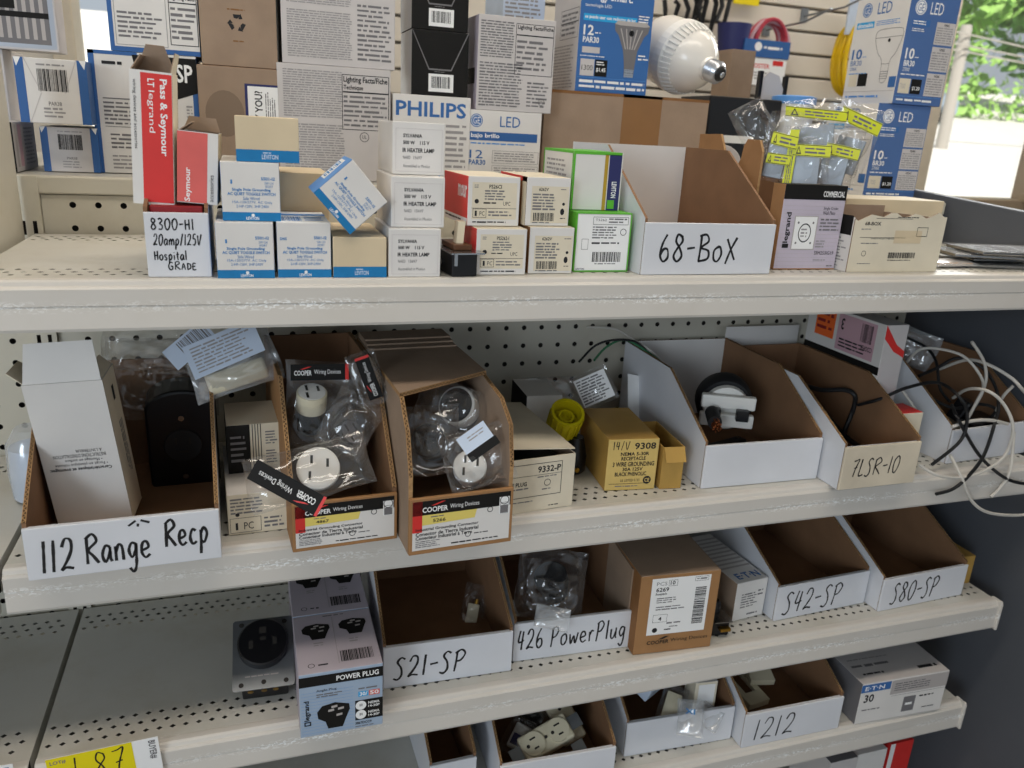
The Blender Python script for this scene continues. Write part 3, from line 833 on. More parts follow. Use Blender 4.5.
m = MB(); m.prism([(-1.4,-.82,.92),(1.0,-.82,.92),(.55,-.82,1.32),(-1.0,-.82,1.32)], (0,1.64,0), 'car_glass'); m.build('side_window', cr_, recalc=True)
for sx in (-1.25, 1.25):
    for sy in (-.8, .65):
        m = MB(); m.lathe([(.32,0),(.32,.16)], 'black_rubber', 16, 'y', (sx, sy, .32)); m.build('wheel', cr_)
# ================================================================== lamp boxes on the rear deck
def yb(name, label, pl, pr, pt, Y, z, d, **k):
    X0 = on_y(pl, Y).x; X1 = on_y(pr, Y).x; h = on_y(pt, Y).z-z
    if DEBUG: print('%-22s w %.3f h %.3f d %.3f Y %.3f z %.3f %s' % (name, X1-X0, h, d, Y, z, label[:40]))
    return carton(name, label, (X0, Y, z), 0.0, X1-X0, h, d, **k)
def endpanel_print(b, nm='printed_end'):
    D = Decal(b.front); D.rect(0,0,.13,1,'blue').rect(.87,0,1,1,'blue'); D.up()
    D.poly([(0,1),(.10,1),(.03,.86)],'label_white').poly([(1,1),(.9,1),(.97,.86)],'label_white')
    D.barcode(.30,.50,.72,.84,'ink',26).greek(.30,.88,.74,.93,1,'ink_faint').greek(.34,.08,.70,.26,3,'ink_faint').text(.42,.28,.60,.34,'PAR38','ink_grey')
    D.poly([(.13,1),(.145,1),(.34,.48),(.325,.48)],'grey_card').poly([(.87,1),(.855,1),(.66,.48),(.675,.48)],'grey_card').poly([(.13,.0),(.145,0),(.34,.47),(.325,.47)],'grey_card')
    D.build(nm, b.body)
def ul_mark(D, u, v, r):
    D.ring(u, v, r, r*.16, 'ink_grey', 18); W_, H_ = D.size()
    D.text(u-.45*r/W_, v-.35*r/H_, u+.45*r/W_, v+.4*r/H_, 'UL', 'ink_grey', True)
LB = 'lamp boxes stacked behind the back panel'
bk = yb('lamp_box', 'black lamp box at the lower left, under the barcoded white end', (-22,150), (15,150), (-10,121), 0.312, ZT, 0.10, body='black_card', sides={'right':'grey_card','top':'grey_card'}, group=LB)
Decal(bk.right).rect(.2,.1,.34,.95,'pink').rect(.06,.1,.14,.95,'grey_label').greek(.45,.1,.9,.9,10,'ink_faint').build('printed_side', bk.body)
r3 = yb('lamp_box', 'white lamp box end with barcode and blue edges, lower of two at left', (42,150), (99,150), (60,127), 0.345, ZT, 0.12, body='grey_card', sides={'left':'blue','right':'blue'}, group=LB); endpanel_print(r3)
z_ = max(r3.z, bk.z)+.0005
r2 = yb('lamp_box', 'white lamp box end with barcode and blue edges, upper of two at left', (17,90), (88.5,90), (40,58), 0.318, z_, 0.12, body='white_card', sides={'left':'blue','right':'blue'}, group=LB); endpanel_print(r2)
r1b = yb('lamp_box', 'pale lamp box at the far left behind the barcoded end', (-40,80), (6,80), (0,49), 0.445, ZT, 0.10, body='grey_card', group=LB)
r1 = yb('lamp_box', 'grey box with a dark photo print in the top left corner', (-45,20), (56,20), (0,-35), 0.440, max(r1b.z, r2.z)+.0005, 0.05, body='grey_card', group=LB)
D = Decal(r1.front); D.rect(.05,.03,.98,.97,'silver'); D.up(); D.rect(.1,.08,.93,.93,'ink_grey'); D.up()
for i in range(9): D.rect(.16+.085*i,.14,.20+.085*i,.88-.03*(i%3),'grey_label')
D.up(); D.rect(.1,.40,.93,.47,'black_card').rect(.3,.5,.6,.80,'black_card'); D.build('printed_front', r1.body)
r4 = yb('lamp_box', 'blue-edged white lamp box with black arched header behind the red boxes', (93,110), (199,110), (90,49), 0.352, ZT, 0.12, body='white_card', sides={'right':'blue','top':'black_card'}, group=LB)
D = Decal(r4.front); D.rect(0,0,.055,1,'blue').rect(.95,0,1,.75,'blue').rect(0,.97,.45,1,'blue'); D.up()
pts = [(.40,.98),(1,.98),(1,.70)]+[(.80-.40*math.cos(a),.70+.0*a-.06*math.sin(a)) for a in (math.pi*.5,)]+[(.52,.72),(.44,.80)]
D.poly(pts,'black_card'); D.up(); D.text(.47,.79,.56,.93,'C','label_white',True).text(.80,.78,.96,.93,'SP','label_white',True)
D.greek(.12,.88,.36,.93,1,'ink').hline(.10,.42,.62,.0012,'ink_grey').greek(.10,.40,.44,.60,6,'ink_grey').hline(.1,.42,.39,.0006,'ink_grey').greek(.14,.20,.44,.34,4,'ink_grey').greek(.14,.03,.42,.16,4,'ink_faint').greek(.88,.2,.94,.6,14,'ink_faint').build('printed_front', r4.body)
r5 = yb('lamp_box', 'blue-edged white lamp box with lighting facts, top row left', (109,30), (199,30), (150,-30), 0.352, r4.z+.0004, 0.12, body='white_card', sides={'left':'blue','right':'blue'}, group=LB)
D = Decal(r5.front); D.rect(0,0,.05,1,'blue').rect(.05,0,1,.06,'blue'); D.up(); D.frame(.07,.08,.64,.99,.0006,'ink_faint').greek(.10,.66,.60,.95,5,'ink_grey').greek(.10,.16,.60,.50,6,'ink_grey')
D.frame(.67,.12,.99,.75,.0008,'ink').text(.69,.66,.97,.73,'Lighting Facts','ink',True).hline(.68,.98,.64,.0012,'ink').greek(.69,.18,.97,.60,6,'ink_grey'); D.build('printed_front', r5.body)
def recycle(D, u, v, r, m):
    W_, H_ = D.size()
    for k in range(3):
        a = math.pi/2+k*2*math.pi/3
        q = lambda rr, an: (u+rr*math.cos(an)/W_, v+rr*math.sin(an)/H_)
        D.poly([q(r*.62,a+.55),q(r,a+.42),q(r,a-.42),q(r*.6,a-.35),q(r*.45,a)], m)
        D.poly([q(r*1.12,a-.40),q(r*.80,a-.95),q(r*.45,a-.42)], m)
r7 = yb('lamp_box', 'brown kraft lamp box with a white purple-edged label, lower row', (198.5,100), (278,100), (230,66.5), 0.345, ZT, 0.11, body='kraft_grey', sides={'top':'kraft'}, group=LB)
D = Decal(r7.front); D.ellipse(.32,.58,.022,'kraft_shade',24,1.2).rect(.58,.44,1,.86,'navy'); D.up(); D.rect(.615,.44,1,.84,'label_white'); D.up()
D.text(.70,.50,.80,.80,'BY YOU?','ink',True,rot=90).greek(.83,.5,.97,.80,5,'ink_grey',rot=90); D.build('printed_front', r7.body)
r6 = yb('lamp_box', 'brown kraft lamp box with dark recycling arrows, upper row', (200,30), (276.5,30), (230,-40), 0.347, r7.z+.0006, 0.11, body='kraft_grey', group=LB)
D = Decal(r6.front); recycle(D, .48, .42, .0100, 'ink'); D.greek(.36,.53,.66,.56,1,'kraft_dark').greek(.42,.23,.60,.26,1,'kraft_dark'); D.build('printed_front', r6.body)
def facts(b, big, nm='printed_front', ulv=.12):
    D = Decal(b.front)
    D.greek(.05,.55,.62 if big else .58,.96,20,'ink_faint',.5,.06).greek(.05,.06,.62 if big else .58,.50,20,'ink_faint',.5,.06)
    if big:
        D.greek(.66,.06,.97,.60,12,'ink_grey'); ul_mark(D,.74,.74,.006)
    else:
        D.frame(.56,.46,.985,.94,.0008,'ink').text(.575,.86,.97,.925,'Lighting Facts/Fiche','ink',True).text(.575,.80,.75,.85,'Technique','ink',True).hline(.57,.98,.79,.0016,'ink').greek(.575,.48,.97,.77,7,'ink_grey'); ul_mark(D,.76,ulv,.006)
    D.build(nm, b.body)
r9 = yb('lamp_box', 'pale grey lamp box with lighting facts panel behind the tilted switch box', (278,110), (390.5,110), (330,66), 0.345, ZT, 0.13, body='grey_card', group=LB); facts(r9, False, ulv=.40)
r8 = yb('lamp_box', 'pale grey lamp box of fine print, top row above the lighting facts panel', (281.5,40), (395,40), (330,-45), 0.349, r9.z+.0005, 0.13, body='grey_card', sides={'left':'black_card'}, group=LB); facts(r8, True)
r12 = yb('lamp_box', 'white lamp box with big blue lettering beside the heater lamps', (392.5,130), (470,130), (430,95.5), 0.350, ZT, 0.12, body='white_card', group=LB)
D = Decal(r12.front); D.text(.04,.76,.94,.93,'PHILIPS','philips_blue',True).greek(.68,.10,.97,.70,9,'ink_faint',rot=0).rect(.45,.05,.62,.65,'blue_light'); D.build('printed_front', r12.body)
for nm, pt, zz in (('lower', 31, r12.z+.0004), ('upper', -34, None)):
    b = yb('lamp_box', 'glossy black lamp box end with barcode, %s of two' % nm, (411.5,60 if nm == 'lower' else 15), (468.5,60 if nm == 'lower' else 15), (440,pt), 0.352, zz or zprev, 0.075, body='black_card', sides={'left':'silver','top':'silver'}, group=LB)
    zprev = b.z+.0006
    D = Decal(b.front); D.rect(.30,.06,.74,.34,'label_white').poly([(0,1),(.012,1),(.31,.42),(.69,.42),(.98,1),(1,1),(.70,.395),(.30,.395)],'ink_grey'); D.up(); D.barcode(.35,.12,.69,.30,'ink',18).greek(.40,.365,.60,.38,1,'ink_faint'); D.build('printed_end', b.body)
r14 = yb('lamp_box', 'white low-glare lamp box with blue band and round blue logo', (468.5,140), (540.5,140), (500,111), 0.352, ZT, 0.11, body='white_card', group=LB)
def ge_logo(D, u, v, r, fg, bgm):
    D.ellipse(u, v, r, fg, 24); D.up(); W_, H_ = D.size()
    D.text(u-.55*r/W_, v-.50*r/H_, u+.55*r/W_, v+.50*r/H_, 'GE', bgm, False).ring(u, v, r*.86, r*.09, bgm, 24)
D = Decal(r14.front); ge_logo(D,.10,.86,.0085,'philips_blue','label_white'); D.text(.42,.79,.70,.93,'LED','philips_blue').rect(0,.60,.95,.715,'blue'); D.up()
D.text(.03,.62,.42,.695,'bajo brillo','label_white',True).text(.02,.36,.20,.47,'12','philips_blue').text(.01,.27,.24,.34,'PAR30','philips_blue',True).rect(.01,.08,.30,.16,'philips_blue').frame(.33,.30,.98,.47,.0005,'ink_faint').frame(.33,.10,.98,.27,.0005,'ink_faint').greek(.36,.32,.96,.45,4,'ink_faint').greek(.36,.12,.96,.25,4,'ink_faint').greek(.03,.54,.8,.58,1,'blue_light'); D.build('printed_front', r14.body)
r13 = yb('lamp_box', 'grey lamp box of fine print and lighting facts on the blue-banded box', (477.5,60), (554,60), (510,16.5), 0.354, r14.z+.0004, 0.11, body='grey_card', sides={'left':'lilac_card'}, group=LB)
D = Decal(r13.front); D.greek(.03,.56,.46,.95,14,'ink_grey',.5,.06).greek(.03,.04,.60,.52,15,'ink_grey',.5,.1).frame(.48,.40,.98,.94,.0007,'ink').text(.50,.87,.97,.925,'Lighting Facts/Fiche','ink',True).hline(.49,.97,.82,.0014,'ink').greek(.5,.44,.96,.78,6,'ink_grey').greek(.66,.05,.95,.34,7,'ink_grey'); ul_mark(D,.86,.12,.0045); D.build('printed_front', r13.body)
Decal(r13.left).rect(.05,.28,.9,.45,'ink').rect(.1,.45,.3,.9,'blue').build('printed_side', r13.body)
r15 = yb('lamp_box', 'pale blue lamp box standing behind the fine-print grey box', (503,8), (545,8), (520,-40), 0.56, ZT, 0.10, body='paper_blue', group=LB)
Decal(r15.front).greek(.05,.2,.95,.95,40,'ink_faint').build('printed_front', r15.body)
# brown carton, blue lamp box and the big white lamp on it
r17 = yb('cardboard_carton', 'long plain brown carton under the blue lamp box', (543,130), (706,130), (620,94), 0.385, ZT, 0.15, body='kraft_grey', group=None)
D = Decal(r17.front); D.rect(.46,0,.70,1,'tape').rect(.0,.97,1,1,'kraft_dark'); D.build('tape_strip', r17.body)
r16 = yb('lamp_box', 'blue reflector lamp box with a grey lamp picture, on the brown carton', (577.5,50), (650,50), (610,-45), 0.392, r17.z+.0004, 0.10, body='blue', sides={'left':'grey_card','front':'philips_blue'}, group=LB)
D = Decal(r16.front)
D.text(.04,.66,.70,.73,'energy smart.','label_white',True).text(.06,.62,.42,.65,'tecnología LED','label_white').rect(.05,.525,.78,.575,'cyan'); D.up(); D.text(.07,.535,.76,.567,'se puede usar con reductor de luz','label_white',True)
D.text(.06,.42,.20,.495,'12','label_white',True).greek(.22,.43,.30,.45,1,'label_white').text(.06,.365,.28,.41,'PAR30','label_white',True).rect(.06,.29,.30,.335,'grey_card').greek(.04,.26,.44,.275,1,'label_white').rect(.05,.12,.24,.245,'grey_card').rect(.25,.12,.42,.245,'black_card'); D.up()
D.text(.07,.16,.22,.20,'1300','ink').text(.27,.15,.40,.185,'$1.45','label_white',True).greek(.27,.2,.40,.235,2,'label_white')
L = [(.48,.52),(.52,.545),(.92,.545),(.97,.52),(.95,.47),(.90,.44),(.82,.33),(.80,.22),(.79,.13),(.66,.13),(.65,.22),(.62,.33),(.54,.44),(.49,.47)]
D.poly(L,'ink_grey'); D.up(); D.poly([(.48,.52),(.52,.545),(.92,.545),(.97,.52),(.90,.513),(.55,.513)],'grey_label').poly([(.66,.13),(.79,.13),(.79,.19),(.66,.19)],'silver')
for i in range(5): D.poly([(.56+.075*i,.49),(.575+.075*i,.49),(.66+.03*i,.34),(.645+.03*i,.34)],'grey_label')
for i in range(3): D.hline(.66,.79,.145+.018*i,.0006,'ink')
D.ellipse(.72,.46,.004,'ink',12).greek(.84,.26,.99,.31,2,'label_white').greek(.05,.02,.97,.10,2,'label_white',.5,.02).hline(.02,.98,.108,.0005,'blue_light').greek(.80,.54,.97,.6,3,'label_white').build('printed_front', r16.body)
Decal(r16.left).frame(.3,.40,.97,.62,.0006,'ink').hline(.3,.97,.52,.0012,'ink').greek(.34,.42,.95,.60,5,'ink_grey').greek(.05,.02,.95,.36,14,'ink_faint').build('printed_side', r16.body)
bc = on_y((684,58), 0.45); ax = (RIGHT*.50+DOWN*.56-FWD*.66).normalized()
rt = thing('lamp', 'large white wide-beam lamp with a screw base lying on the carton', 'lamp', (bc.x, bc.y, bc.z), ax.to_track_quat('Z','Y').to_matrix())
m = MB(); m.lathe([(.012,-.070),(.036,-.068),(.046,-.060),(.0500,-.048),(.0515,-.012)], 'bulb_white', 40); m.build('diffuser', rt, smooth=True)
m = MB(); m.lathe([(.0515,-.012),(.0535,-.0115),(.0535,.004),(.0505,.007)], 'white_plastic', 40, cap=False)
for i in range(40):
    a = 2*math.pi*i/40; c, s = math.cos(a), math.sin(a); t = Vector((-s,c,0))*.0011; p = Vector((c,s,0))
    q = [p*.0512+Vector((0,0,.0055))-t, p*.0512+Vector((0,0,.0055))+t, p*.0455+Vector((0,0,.0225))+t, p*.0455+Vector((0,0,.0225))-t]
    m.prism([tuple(v) for v in q], tuple(p*.0022), 'white_plastic')
m.build('cooling_ring', rt, smooth=False)
m = MB(); m.lathe([(.0505,.005),(.0480,.014),(.0430,.026),(.0340,.040),(.0220,.050),(.0168,.054),(.0165,.060)], 'bulb_white', 40); m.build('housing', rt, smooth=True)
m = MB(); pr = [(.0150,.060)]
for i in range(4): pr += [(.0162,.0615+.0048*i),(.0142,.0638+.0048*i)]
pr += [(.0120,.0815)]
m.lathe(pr, 'silver', 28); m.build('screw_base', rt, smooth=True)
m = MB(); m.lathe([(.0105,.0815),(.0085,.0850),(.0050,.0865)], 'black', 20); m.lathe([(.0042,.0866),(.0030,.0880)], 'silver', 14); m.build('contact', rt, smooth=True)
# two tall GE boxes on the right
def led_box(b, up):
    D = Decal(b.front)
    ge_logo(D,.22,.87,.0105,'label_white','ge_blue'); D.text(.42,.82,.68,.925,'LED','label_white').rect(.10,.705,.46,.765,'philips_blue').greek(.12,.655,.4,.69,2,'label_white'); D.up(); D.greek(.12,.715,.44,.76,2,'label_white')
    D.text(.08,.41,.26,.51,'10','label_white',True).greek(.28,.42,.36,.44,1,'label_white').text(.08,.345,.30,.40,'BR30','label_white',True).text(.08,.30,.22,.335,'27000','label_white').greek(.06,.26,.56,.285,1,'label_white').rect(.06,.10,.29,.235,'cream_card').rect(.31,.10,.52,.235,'black_card').hline(.02,.98,.075,.0006,'blue_light').greek(.06,.02,.9,.06,1,'label_white')
    for k, (a, c) in enumerate(((.56,.76),(.32,.54),(.09,.30))): D.rect(.60,a,.985,c,'grey_card')
    D.up(); D.text(.09,.14,.2,.19,'700','grey_label').text(.34,.13,.50,.17,'$1.20','label_white',True)
    for a, c in ((.56,.76),(.32,.54),(.09,.30)): D.greek(.62,a+.01,.97,c-.04,7,'ink_faint',.5,.08).text(.75,c-.035,.86,c-.01,'WARNING','ink',True)
    D.build('printed_front', b.body)
    D = Decal(b.left)
    ge_logo(D,.22,.89,.0105,'philips_blue','label_white'); D.text(.42,.84,.68,.945,'LED','philips_blue').rect(.06,.72,.40,.78,'cyan').greek(.44,.73,.9,.78,3,'blue_light'); D.up(); D.text(.08,.73,.38,.77,'dimmable','label_white',True)
    D.text(.06,.43,.26,.53,'10','philips_blue',True).greek(.28,.44,.36,.46,1,'blue_light').text(.06,.37,.28,.42,'BR30','philips_blue').text(.06,.325,.2,.355,'2700K','philips_blue').greek(.06,.28,.44,.305,1,'blue_light')
    out = [(.48,.66),(.56,.69),(.90,.69),(.97,.66),(.97,.60),(.90,.47),(.82,.40),(.81,.25),(.77,.20),(.70,.20),(.68,.25),(.66,.40),(.56,.48),(.48,.60),(.48,.66)]
    W_, H_ = D.size(); D.strokes([[(u*W_, v*H_) for u, v in out], [(.48*W_,.615*H_),(.97*W_,.615*H_)], [(.66*W_,.37*H_),(.82*W_,.37*H_)]], .0009, 'ink_grey')
    for i in range(4): D.hline(.68,.81,.30-.022*i,.0008,'ink_grey')
    D.ellipse(.74,.585,.0028,'ink',12).rect(.08,.17,.24,.29,'cream_card').rect(.26,.17,.44,.29,'black_card').rect(.86,.15,1.0-.01,.25,'philips_blue').hline(.02,.98,.12,.0006,'grey_label').greek(.06,.05,.9,.09,1,'blue_light').build('printed_side', b.body)
A, yw, wd = frame_px((862,197), (913.5,196), ZT+.0, 0.0)
hh = height_px(A, 0.0, (882,103))
g1 = carton('lamp_box', 'blue and white lamp box by the window, lower of two', A, 0.0, wd, hh, 0.115, body='ge_blue', sides={'left':'white_card'}, group=LB); led_box(g1, False)
A2 = on_y((892,103), A.y-.004); B2 = on_y((940,105), A.y-.004)
g2 = carton('lamp_box', 'blue and white lamp box by the window, upper of two', (A2.x, A2.y, g1.z+.0004), 0.0, B2.x-A2.x, on_y((912,0), A2.y).z-g1.z+.012, 0.115, body='ge_blue', sides={'left':'white_card'}, group=LB); led_box(g2, True)
# ================================================================== cluttered stock on the rear deck and slat wall
c = on_y((745,118), 0.50)
o = thing('plastic_tray', 'black plastic tray behind the torn brown bin', 'tray', (c.x, .50, ZT+.0005))
m = MB(); m.box((-.07,0,0),(.07,.10,on_y((745,98),.50).z-ZT), 'black_plastic'); m.build('body', o, bevel=.003)
m = MB(); m.box((-.062,-.002,.07),(.02,-.0002,.082), 'white_plastic'); m.build('label', o)
c = on_y((729,124), 0.44); o = thing('rocker_cover', 'pale grey oval cover leaning against the black tray', 'cover', (c.x, .44, ZT+.0005), (-.12,0,0))
m = MB(); pts = [(.036*math.cos(a), 0, .030+.030*math.sin(a)+(.008 if math.sin(a) > 0 else 0)) for a in [2*math.pi*i/28 for i in range(28)]]
m.prism(pts[::-1], (0,.008,0), 'grey_label'); m.build('shell', o, bevel=.002, recalc=True)
c = on_y((773,90), 0.60); o = thing('framed_stand', 'small black-edged stand holding a pale patterned card', 'stand', (c.x, .60, ZT+.0005))
zt = on_y((773,72),.60).z-ZT; 
m = MB(); m.box((-.030,0,0),(-.024,.01,zt),'black_plastic'); m.box((.024,0,0),(.030,.01,zt-.006),'black_plastic'); m.box((-.024,0,0),(.024,.01,zt*.35),'black_plastic'); m.build('frame', o)
m = MB(); m.prism([(-.024,.004,zt*.35),(.024,.004,zt*.35),(.024,.004,zt*.86),(.012,.004,zt*.97),(-.010,.004,zt),(-.024,.004,zt*.92)], (0,.003,0), 'grey_card'); m.build('card', o, recalc=True)
c = on_y((742,70), 0.70); o = carton('carton', 'rough tan carton behind the white lamp', (c.x-.026, .70, ZT+.0005), 0.0, .052, on_y((742,50),.70).z-ZT, .06, body='kraft_grey', cat='box')
c = on_y((812,102), 0.50); r = thing('round_tin', 'shallow blue tin lid behind the yellow-tagged bags', 'tin', (c.x,.55,ZT+.0005))
m = MB(); zt = on_y((812,97),.50).z-ZT; m.lathe([(.036,0),(.036,zt-.008)], 'white_plastic', 28); m.build('can', r, smooth=True); m = MB(); m.lathe([(.038,zt-.012),(.038,zt),(.030,zt+.002)], 'blue_light', 28); m.build('lid', r, smooth=True)
# hanging stock on the slat wall
YS = YW-0.020
def hook(px, label):
    p = on_y(px, YS); r = thing('slatwall_hook', label, 'hook', (p.x, YS, p.z))
    m = MB(); m.tube([(0,0,0),(0,-.02,.0),(0.04,-.16,.015),(.075,-.24,.05)], .0035, 'zinc', 6); m.build('wire_arm', r, smooth=True)
    m = MB(); m.box((-.015,-.003,-.02),(.015,-.0003,.025), 'zinc'); m.build('hook_plate', r)
    return p
hook((804,16), 'empty wire hook on the slat wall left of the yellow cord')
hook((766,30), 'wire hook on the slat wall holding the red cord')
def coil(name, label, px, Y, rx, rz, mtl, n, r, cat='cord', spread=.012):
    p = on_y(px, Y); root = thing(name, label, cat, (p.x, Y, p.z)); 
    for k in range(n):
        m = MB(); ph = random.uniform(-.3,.3); a = rx*random.uniform(.75,1.05); b = rz*random.uniform(.9,1.05)
        m.tube([(a*math.cos(t+ph), -.03+spread*(k-n/2), -rz+b*math.sin(t+ph)+.0) for t in [2*math.pi*i/24 for i in range(25)]], r, mtl[k % len(mtl)], 6); m.build('loop', root, smooth=True)
    return root
coil('extension_cord', 'yellow extension cord coil hanging beside the lamp boxes', (851,25), YS-.06, .055, .115, ['yellow_cord'], 6, .009)
m = MB(); p = on_y((851,20), YS-.10); m.box((p.x-.03,p.y-.02,p.z-.05),(p.x+.03,p.y-.012,p.z+.12), 'paper_blue'); o = m.build('hang_card', None); tag(o, 'pale blue hang card above the yellow cord coil', 'card')
coil('jumper_cord', 'bundle of red cord above a blue header card', (764,22), YS-.05, .075, .075, ['red_cord','pink'], 8, .007, spread=.007)
c = on_y((765,62), YS-.20); r = thing('packaged_cord', 'boxed cord pack with blue header and red lettering', 'pack', (c.x, YS-.20, on_y((765,86),YS-.20).z))
zt = on_y((765,40),YS-.20).z-r.location.z
m = MB(); m.box((-.085,0,0),(.085,.05,zt*.62),'label_white'); m.build('box', r, bevel=.003); m = MB(); m.box((-.088,-.003,zt*.62),(.088,.053,zt),'blue'); m.build('header_card', r)
Fp = Face((-.085,0,0),(1,0,0),(0,0,1),.17,zt*.62); Decal(Fp).text(.1,.62,.62,.78,'BOOSTER','red',True).greek(.1,.2,.8,.5,3,'ink_faint').rect(.68,.74,.92,.92,'red').build('printed_front', r)
Fp = Face((-.088,-.003,zt*.62),(1,0,0),(0,0,1),.176,zt*.38); Decal(Fp).ellipse(.3,.6,.014,'label_white').greek(.42,.45,.85,.7,1,'label_white',.6).build('header_print', r)
c = on_y((733,38), YS-.15); r = thing('plastic_cup', 'blue plastic cup shape left of the red cord', 'cup', (c.x, YS-.15, on_y((733,52),YS-.15).z))
m = MB(); m.lathe([(.045,0),(.050,.04),(.055,.085),(.051,.085),(.046,.045),(.040,.006)], 'navy', 24); m.build('body', r, smooth=True)
for k, (x, y0, y1) in enumerate(((667,0,20),(684,-10,28),(692,-10,24),(700,-10,30),(712,-8,22))):
    a = on_y((x,y0), YS-.05); b = on_y((x-2,y1), YS-.05); m = MB()
    m.tube([a+Vector((random.uniform(-.02,.02),-.01*k,0)), (a+b)/2+Vector((random.uniform(-.03,.03),-.01*k,0)), b+Vector((0,-.01*k,0)), b+Vector((.03,-.01*k,-.01)), (a+b)/2+Vector((.045,-.01*k,.02)), a+Vector((.03,-.01*k,0))], .008, 'black_rubber', 6)
    o = m.build('black_cable', None, smooth=True); tag(o, 'black cable hanging on the slat wall above the lamp, number %s from left' % ('one','two','three','four','five')[k], 'cable', 'black cables on the slat wall')
a = on_y((748,1), YS-.04); m = MB(); m.box((a.x-.055,a.y,a.z-.012),(a.x+.045,a.y+.003,a.z+.06),'yellow'); o = m.build('price_card', None); tag(o, 'small yellow price card at the top of the slat wall', 'card')
# ================================================================== top shelf stock
ZS = Z1+0.0004
T1 = 'boxes along the top shelf'
# ---- small marked bin with red device boxes
A, yw, wd = frame_px((148.5,277.3), (212,275.5), ZS, 0.0); hf = height_px(A, 0, (141,212))
b8 = bin_box('parts_bin', 'small white bin hand-lettered 8300-HI hospital grade, holding red boxes', A, 0.0, wd, .135, hf, hf+.020, .05, group='hand-lettered parts bins', back_in='kraft_bin')
D = Decal(b8.front)
D.write('8300-HI', .10,.74,.76,.91, .0014, 0, .0).write('20amp/125V', .12,.50,.86,.67, .0012, .1, .003).write('Hospital', .12,.27,.62,.42, .0012, 0, .003).write('GRADE', .32,.12,.76,.25, .0012); D.build('marker_lettering', b8.body)
# a red box lying in the bin, then two standing on it
pb = carton('device_box', 'dull red box lying in the bottom of the small bin', local(b8, (-wd/2+.0045,-.060,.0035)), 0.0, wd-.009, hf+.001, .09, body='red_dark', group='red and white device boxes')
def red_box(label, A, R, w_, h_, d_, mred, flip):
    b = carton('device_box', label, A, 0, w_, h_, d_, body='white_card', sides={'right':'cream_card'}, rot=R, group='red and white device boxes', open_top=True)
    D = Decal(b.front)
    if not flip:
        D.rect(.26,.02,.99,.985,mred); D.up(); D.text(.66,.38,.88,.95,'Pass & Seymour','label_white',True,rot=270).text(.40,.55,.58,.86,'legrand','label_white',False,rot=270).text(.42,.885,.58,.945,'LT','label_white',True,rot=270).text(.06,.42,.16,.93,'wiring devices and accessories','ink',False,rot=270)
    else:
        D.rect(.0,.01,.74,.99,mred); D.up(); D.text(.18,.02,.36,.50,'Seymour','label_white',True,rot=90).text(.80,.04,.90,.42,'accessories','ink',False,rot=90)
    D.build('printed_front', b.body)
    return b
zt = pb.z+.0006
Yb = pb.A.y+.012
A = on_y((133,198), Yb); A.z = zt
n = on_y((174.5,200), Yb)
Rm = Matrix.Rotation(math.radians(3.0), 3, 'Y')
hb_ = on_y((141,69), Yb).z-zt
rb1 = red_box('tall red and white device box standing open in the small bin', A, Rm @ Matrix.Rotation(math.radians(-4), 3, 'Z'), n.x-A.x, hb_, .030, 'red', False)
flap(rb1, 'back', .022, -.25, 'cream_card', 'kraft_grey', taper=.008); flap(rb1, 'right', .016, .2, 'cream_card', 'kraft_grey', taper=.004); flap(rb1, 'left', .014, -.5, 'cream_card', 'kraft_grey', taper=.004)
Yb2 = pb.A.y+.006
A = on_y((178,213), Yb2); A.z = zt; n = on_y((218,213), Yb2)
hb_ = on_y((186,133), Yb2).z-zt
rb2 = red_box('faded red and white device box leaning open in the small bin', A+Vector((0,0,.0026)), Matrix.Rotation(math.radians(4.0), 3, 'Y') @ Matrix.Rotation(math.radians(-3), 3, 'Z'), n.x-A.x, hb_, .036, 'red_faded', True)
flap(rb2, 'back', .012, .3, 'cream_card', 'kraft_grey', taper=.004); flap(rb2, 'left', .012, -.9, 'cream_card', 'kraft_grey', taper=.003)
# ---- blue-strip switch boxes
SW = 'blue-strip switch boxes'
def switch_box(label, A, yaw, w_, h_, d_, kind, rot=None):
    body = {'t': 'white_card', 'b': 'beige_card', 'p': 'white_card'}[kind]
    b = carton('switch_box', label, A, yaw, w_, h_, d_, body='cream_card', sides={'front': body, 'top': body if kind != 'p' else 'label_white', 'left': 'blue_light' if kind == 't' else body, 'right': 'blue_light' if kind != 'b' else 'beige_card'}, rot=rot, group=SW)
    D = Decal(b.front); D.rect(0,0,1,.15 if kind != 'b' else .27,'blue_strip'); D.up()
    if kind == 'b':
        D.text(.40,.06,.66,.17,'LEVITON','paper_blue',True).greek(.42,.18,.58,.23,1,'paper_blue')
    else:
        D.text(.40,.02,.62,.075,'LEVITON','label_white',True).ellipse(.52,.10,.0014,'label_white',10)
        D.text(.16 if kind == 't' else .06,.63,.19 if kind == 't' else .10,.70,'1','leviton_ink',True) if kind == 't' else D.text(.06,.68,.18,.73,'DNS','leviton_ink',True)
        D.text(.68,.70,.92,.755,'5501-I2','leviton_ink',True).text(.74,.63,.89,.67,'SW CH','leviton_ink').text(.75,.575,.88,.615,'IVORY','leviton_ink')
        D.text(.18,.50,.84,.56,'Single Pole Grounding','leviton_ink',True).text(.10,.43,.92,.49,'AC QUIET TOGGLE SWITCH','leviton_ink',True).text(.36,.36,.64,.415,'Side Wired','leviton_ink').text(.18,.29,.86,.345,'15A-120/277V. AC Only','leviton_ink').text(.24,.22,.80,.275,'2-HP-120V, 3HP-240V','leviton_ink')
    D.build('printed_front', b.body)
    return b
def pxs(label, bl, br, tl, z, d, kind, yaw=0.0):
    A, yw, w_ = frame_px(bl, br, z, yaw); return switch_box(label, A, yaw, w_, height_px(A, yaw, tl), d, kind)
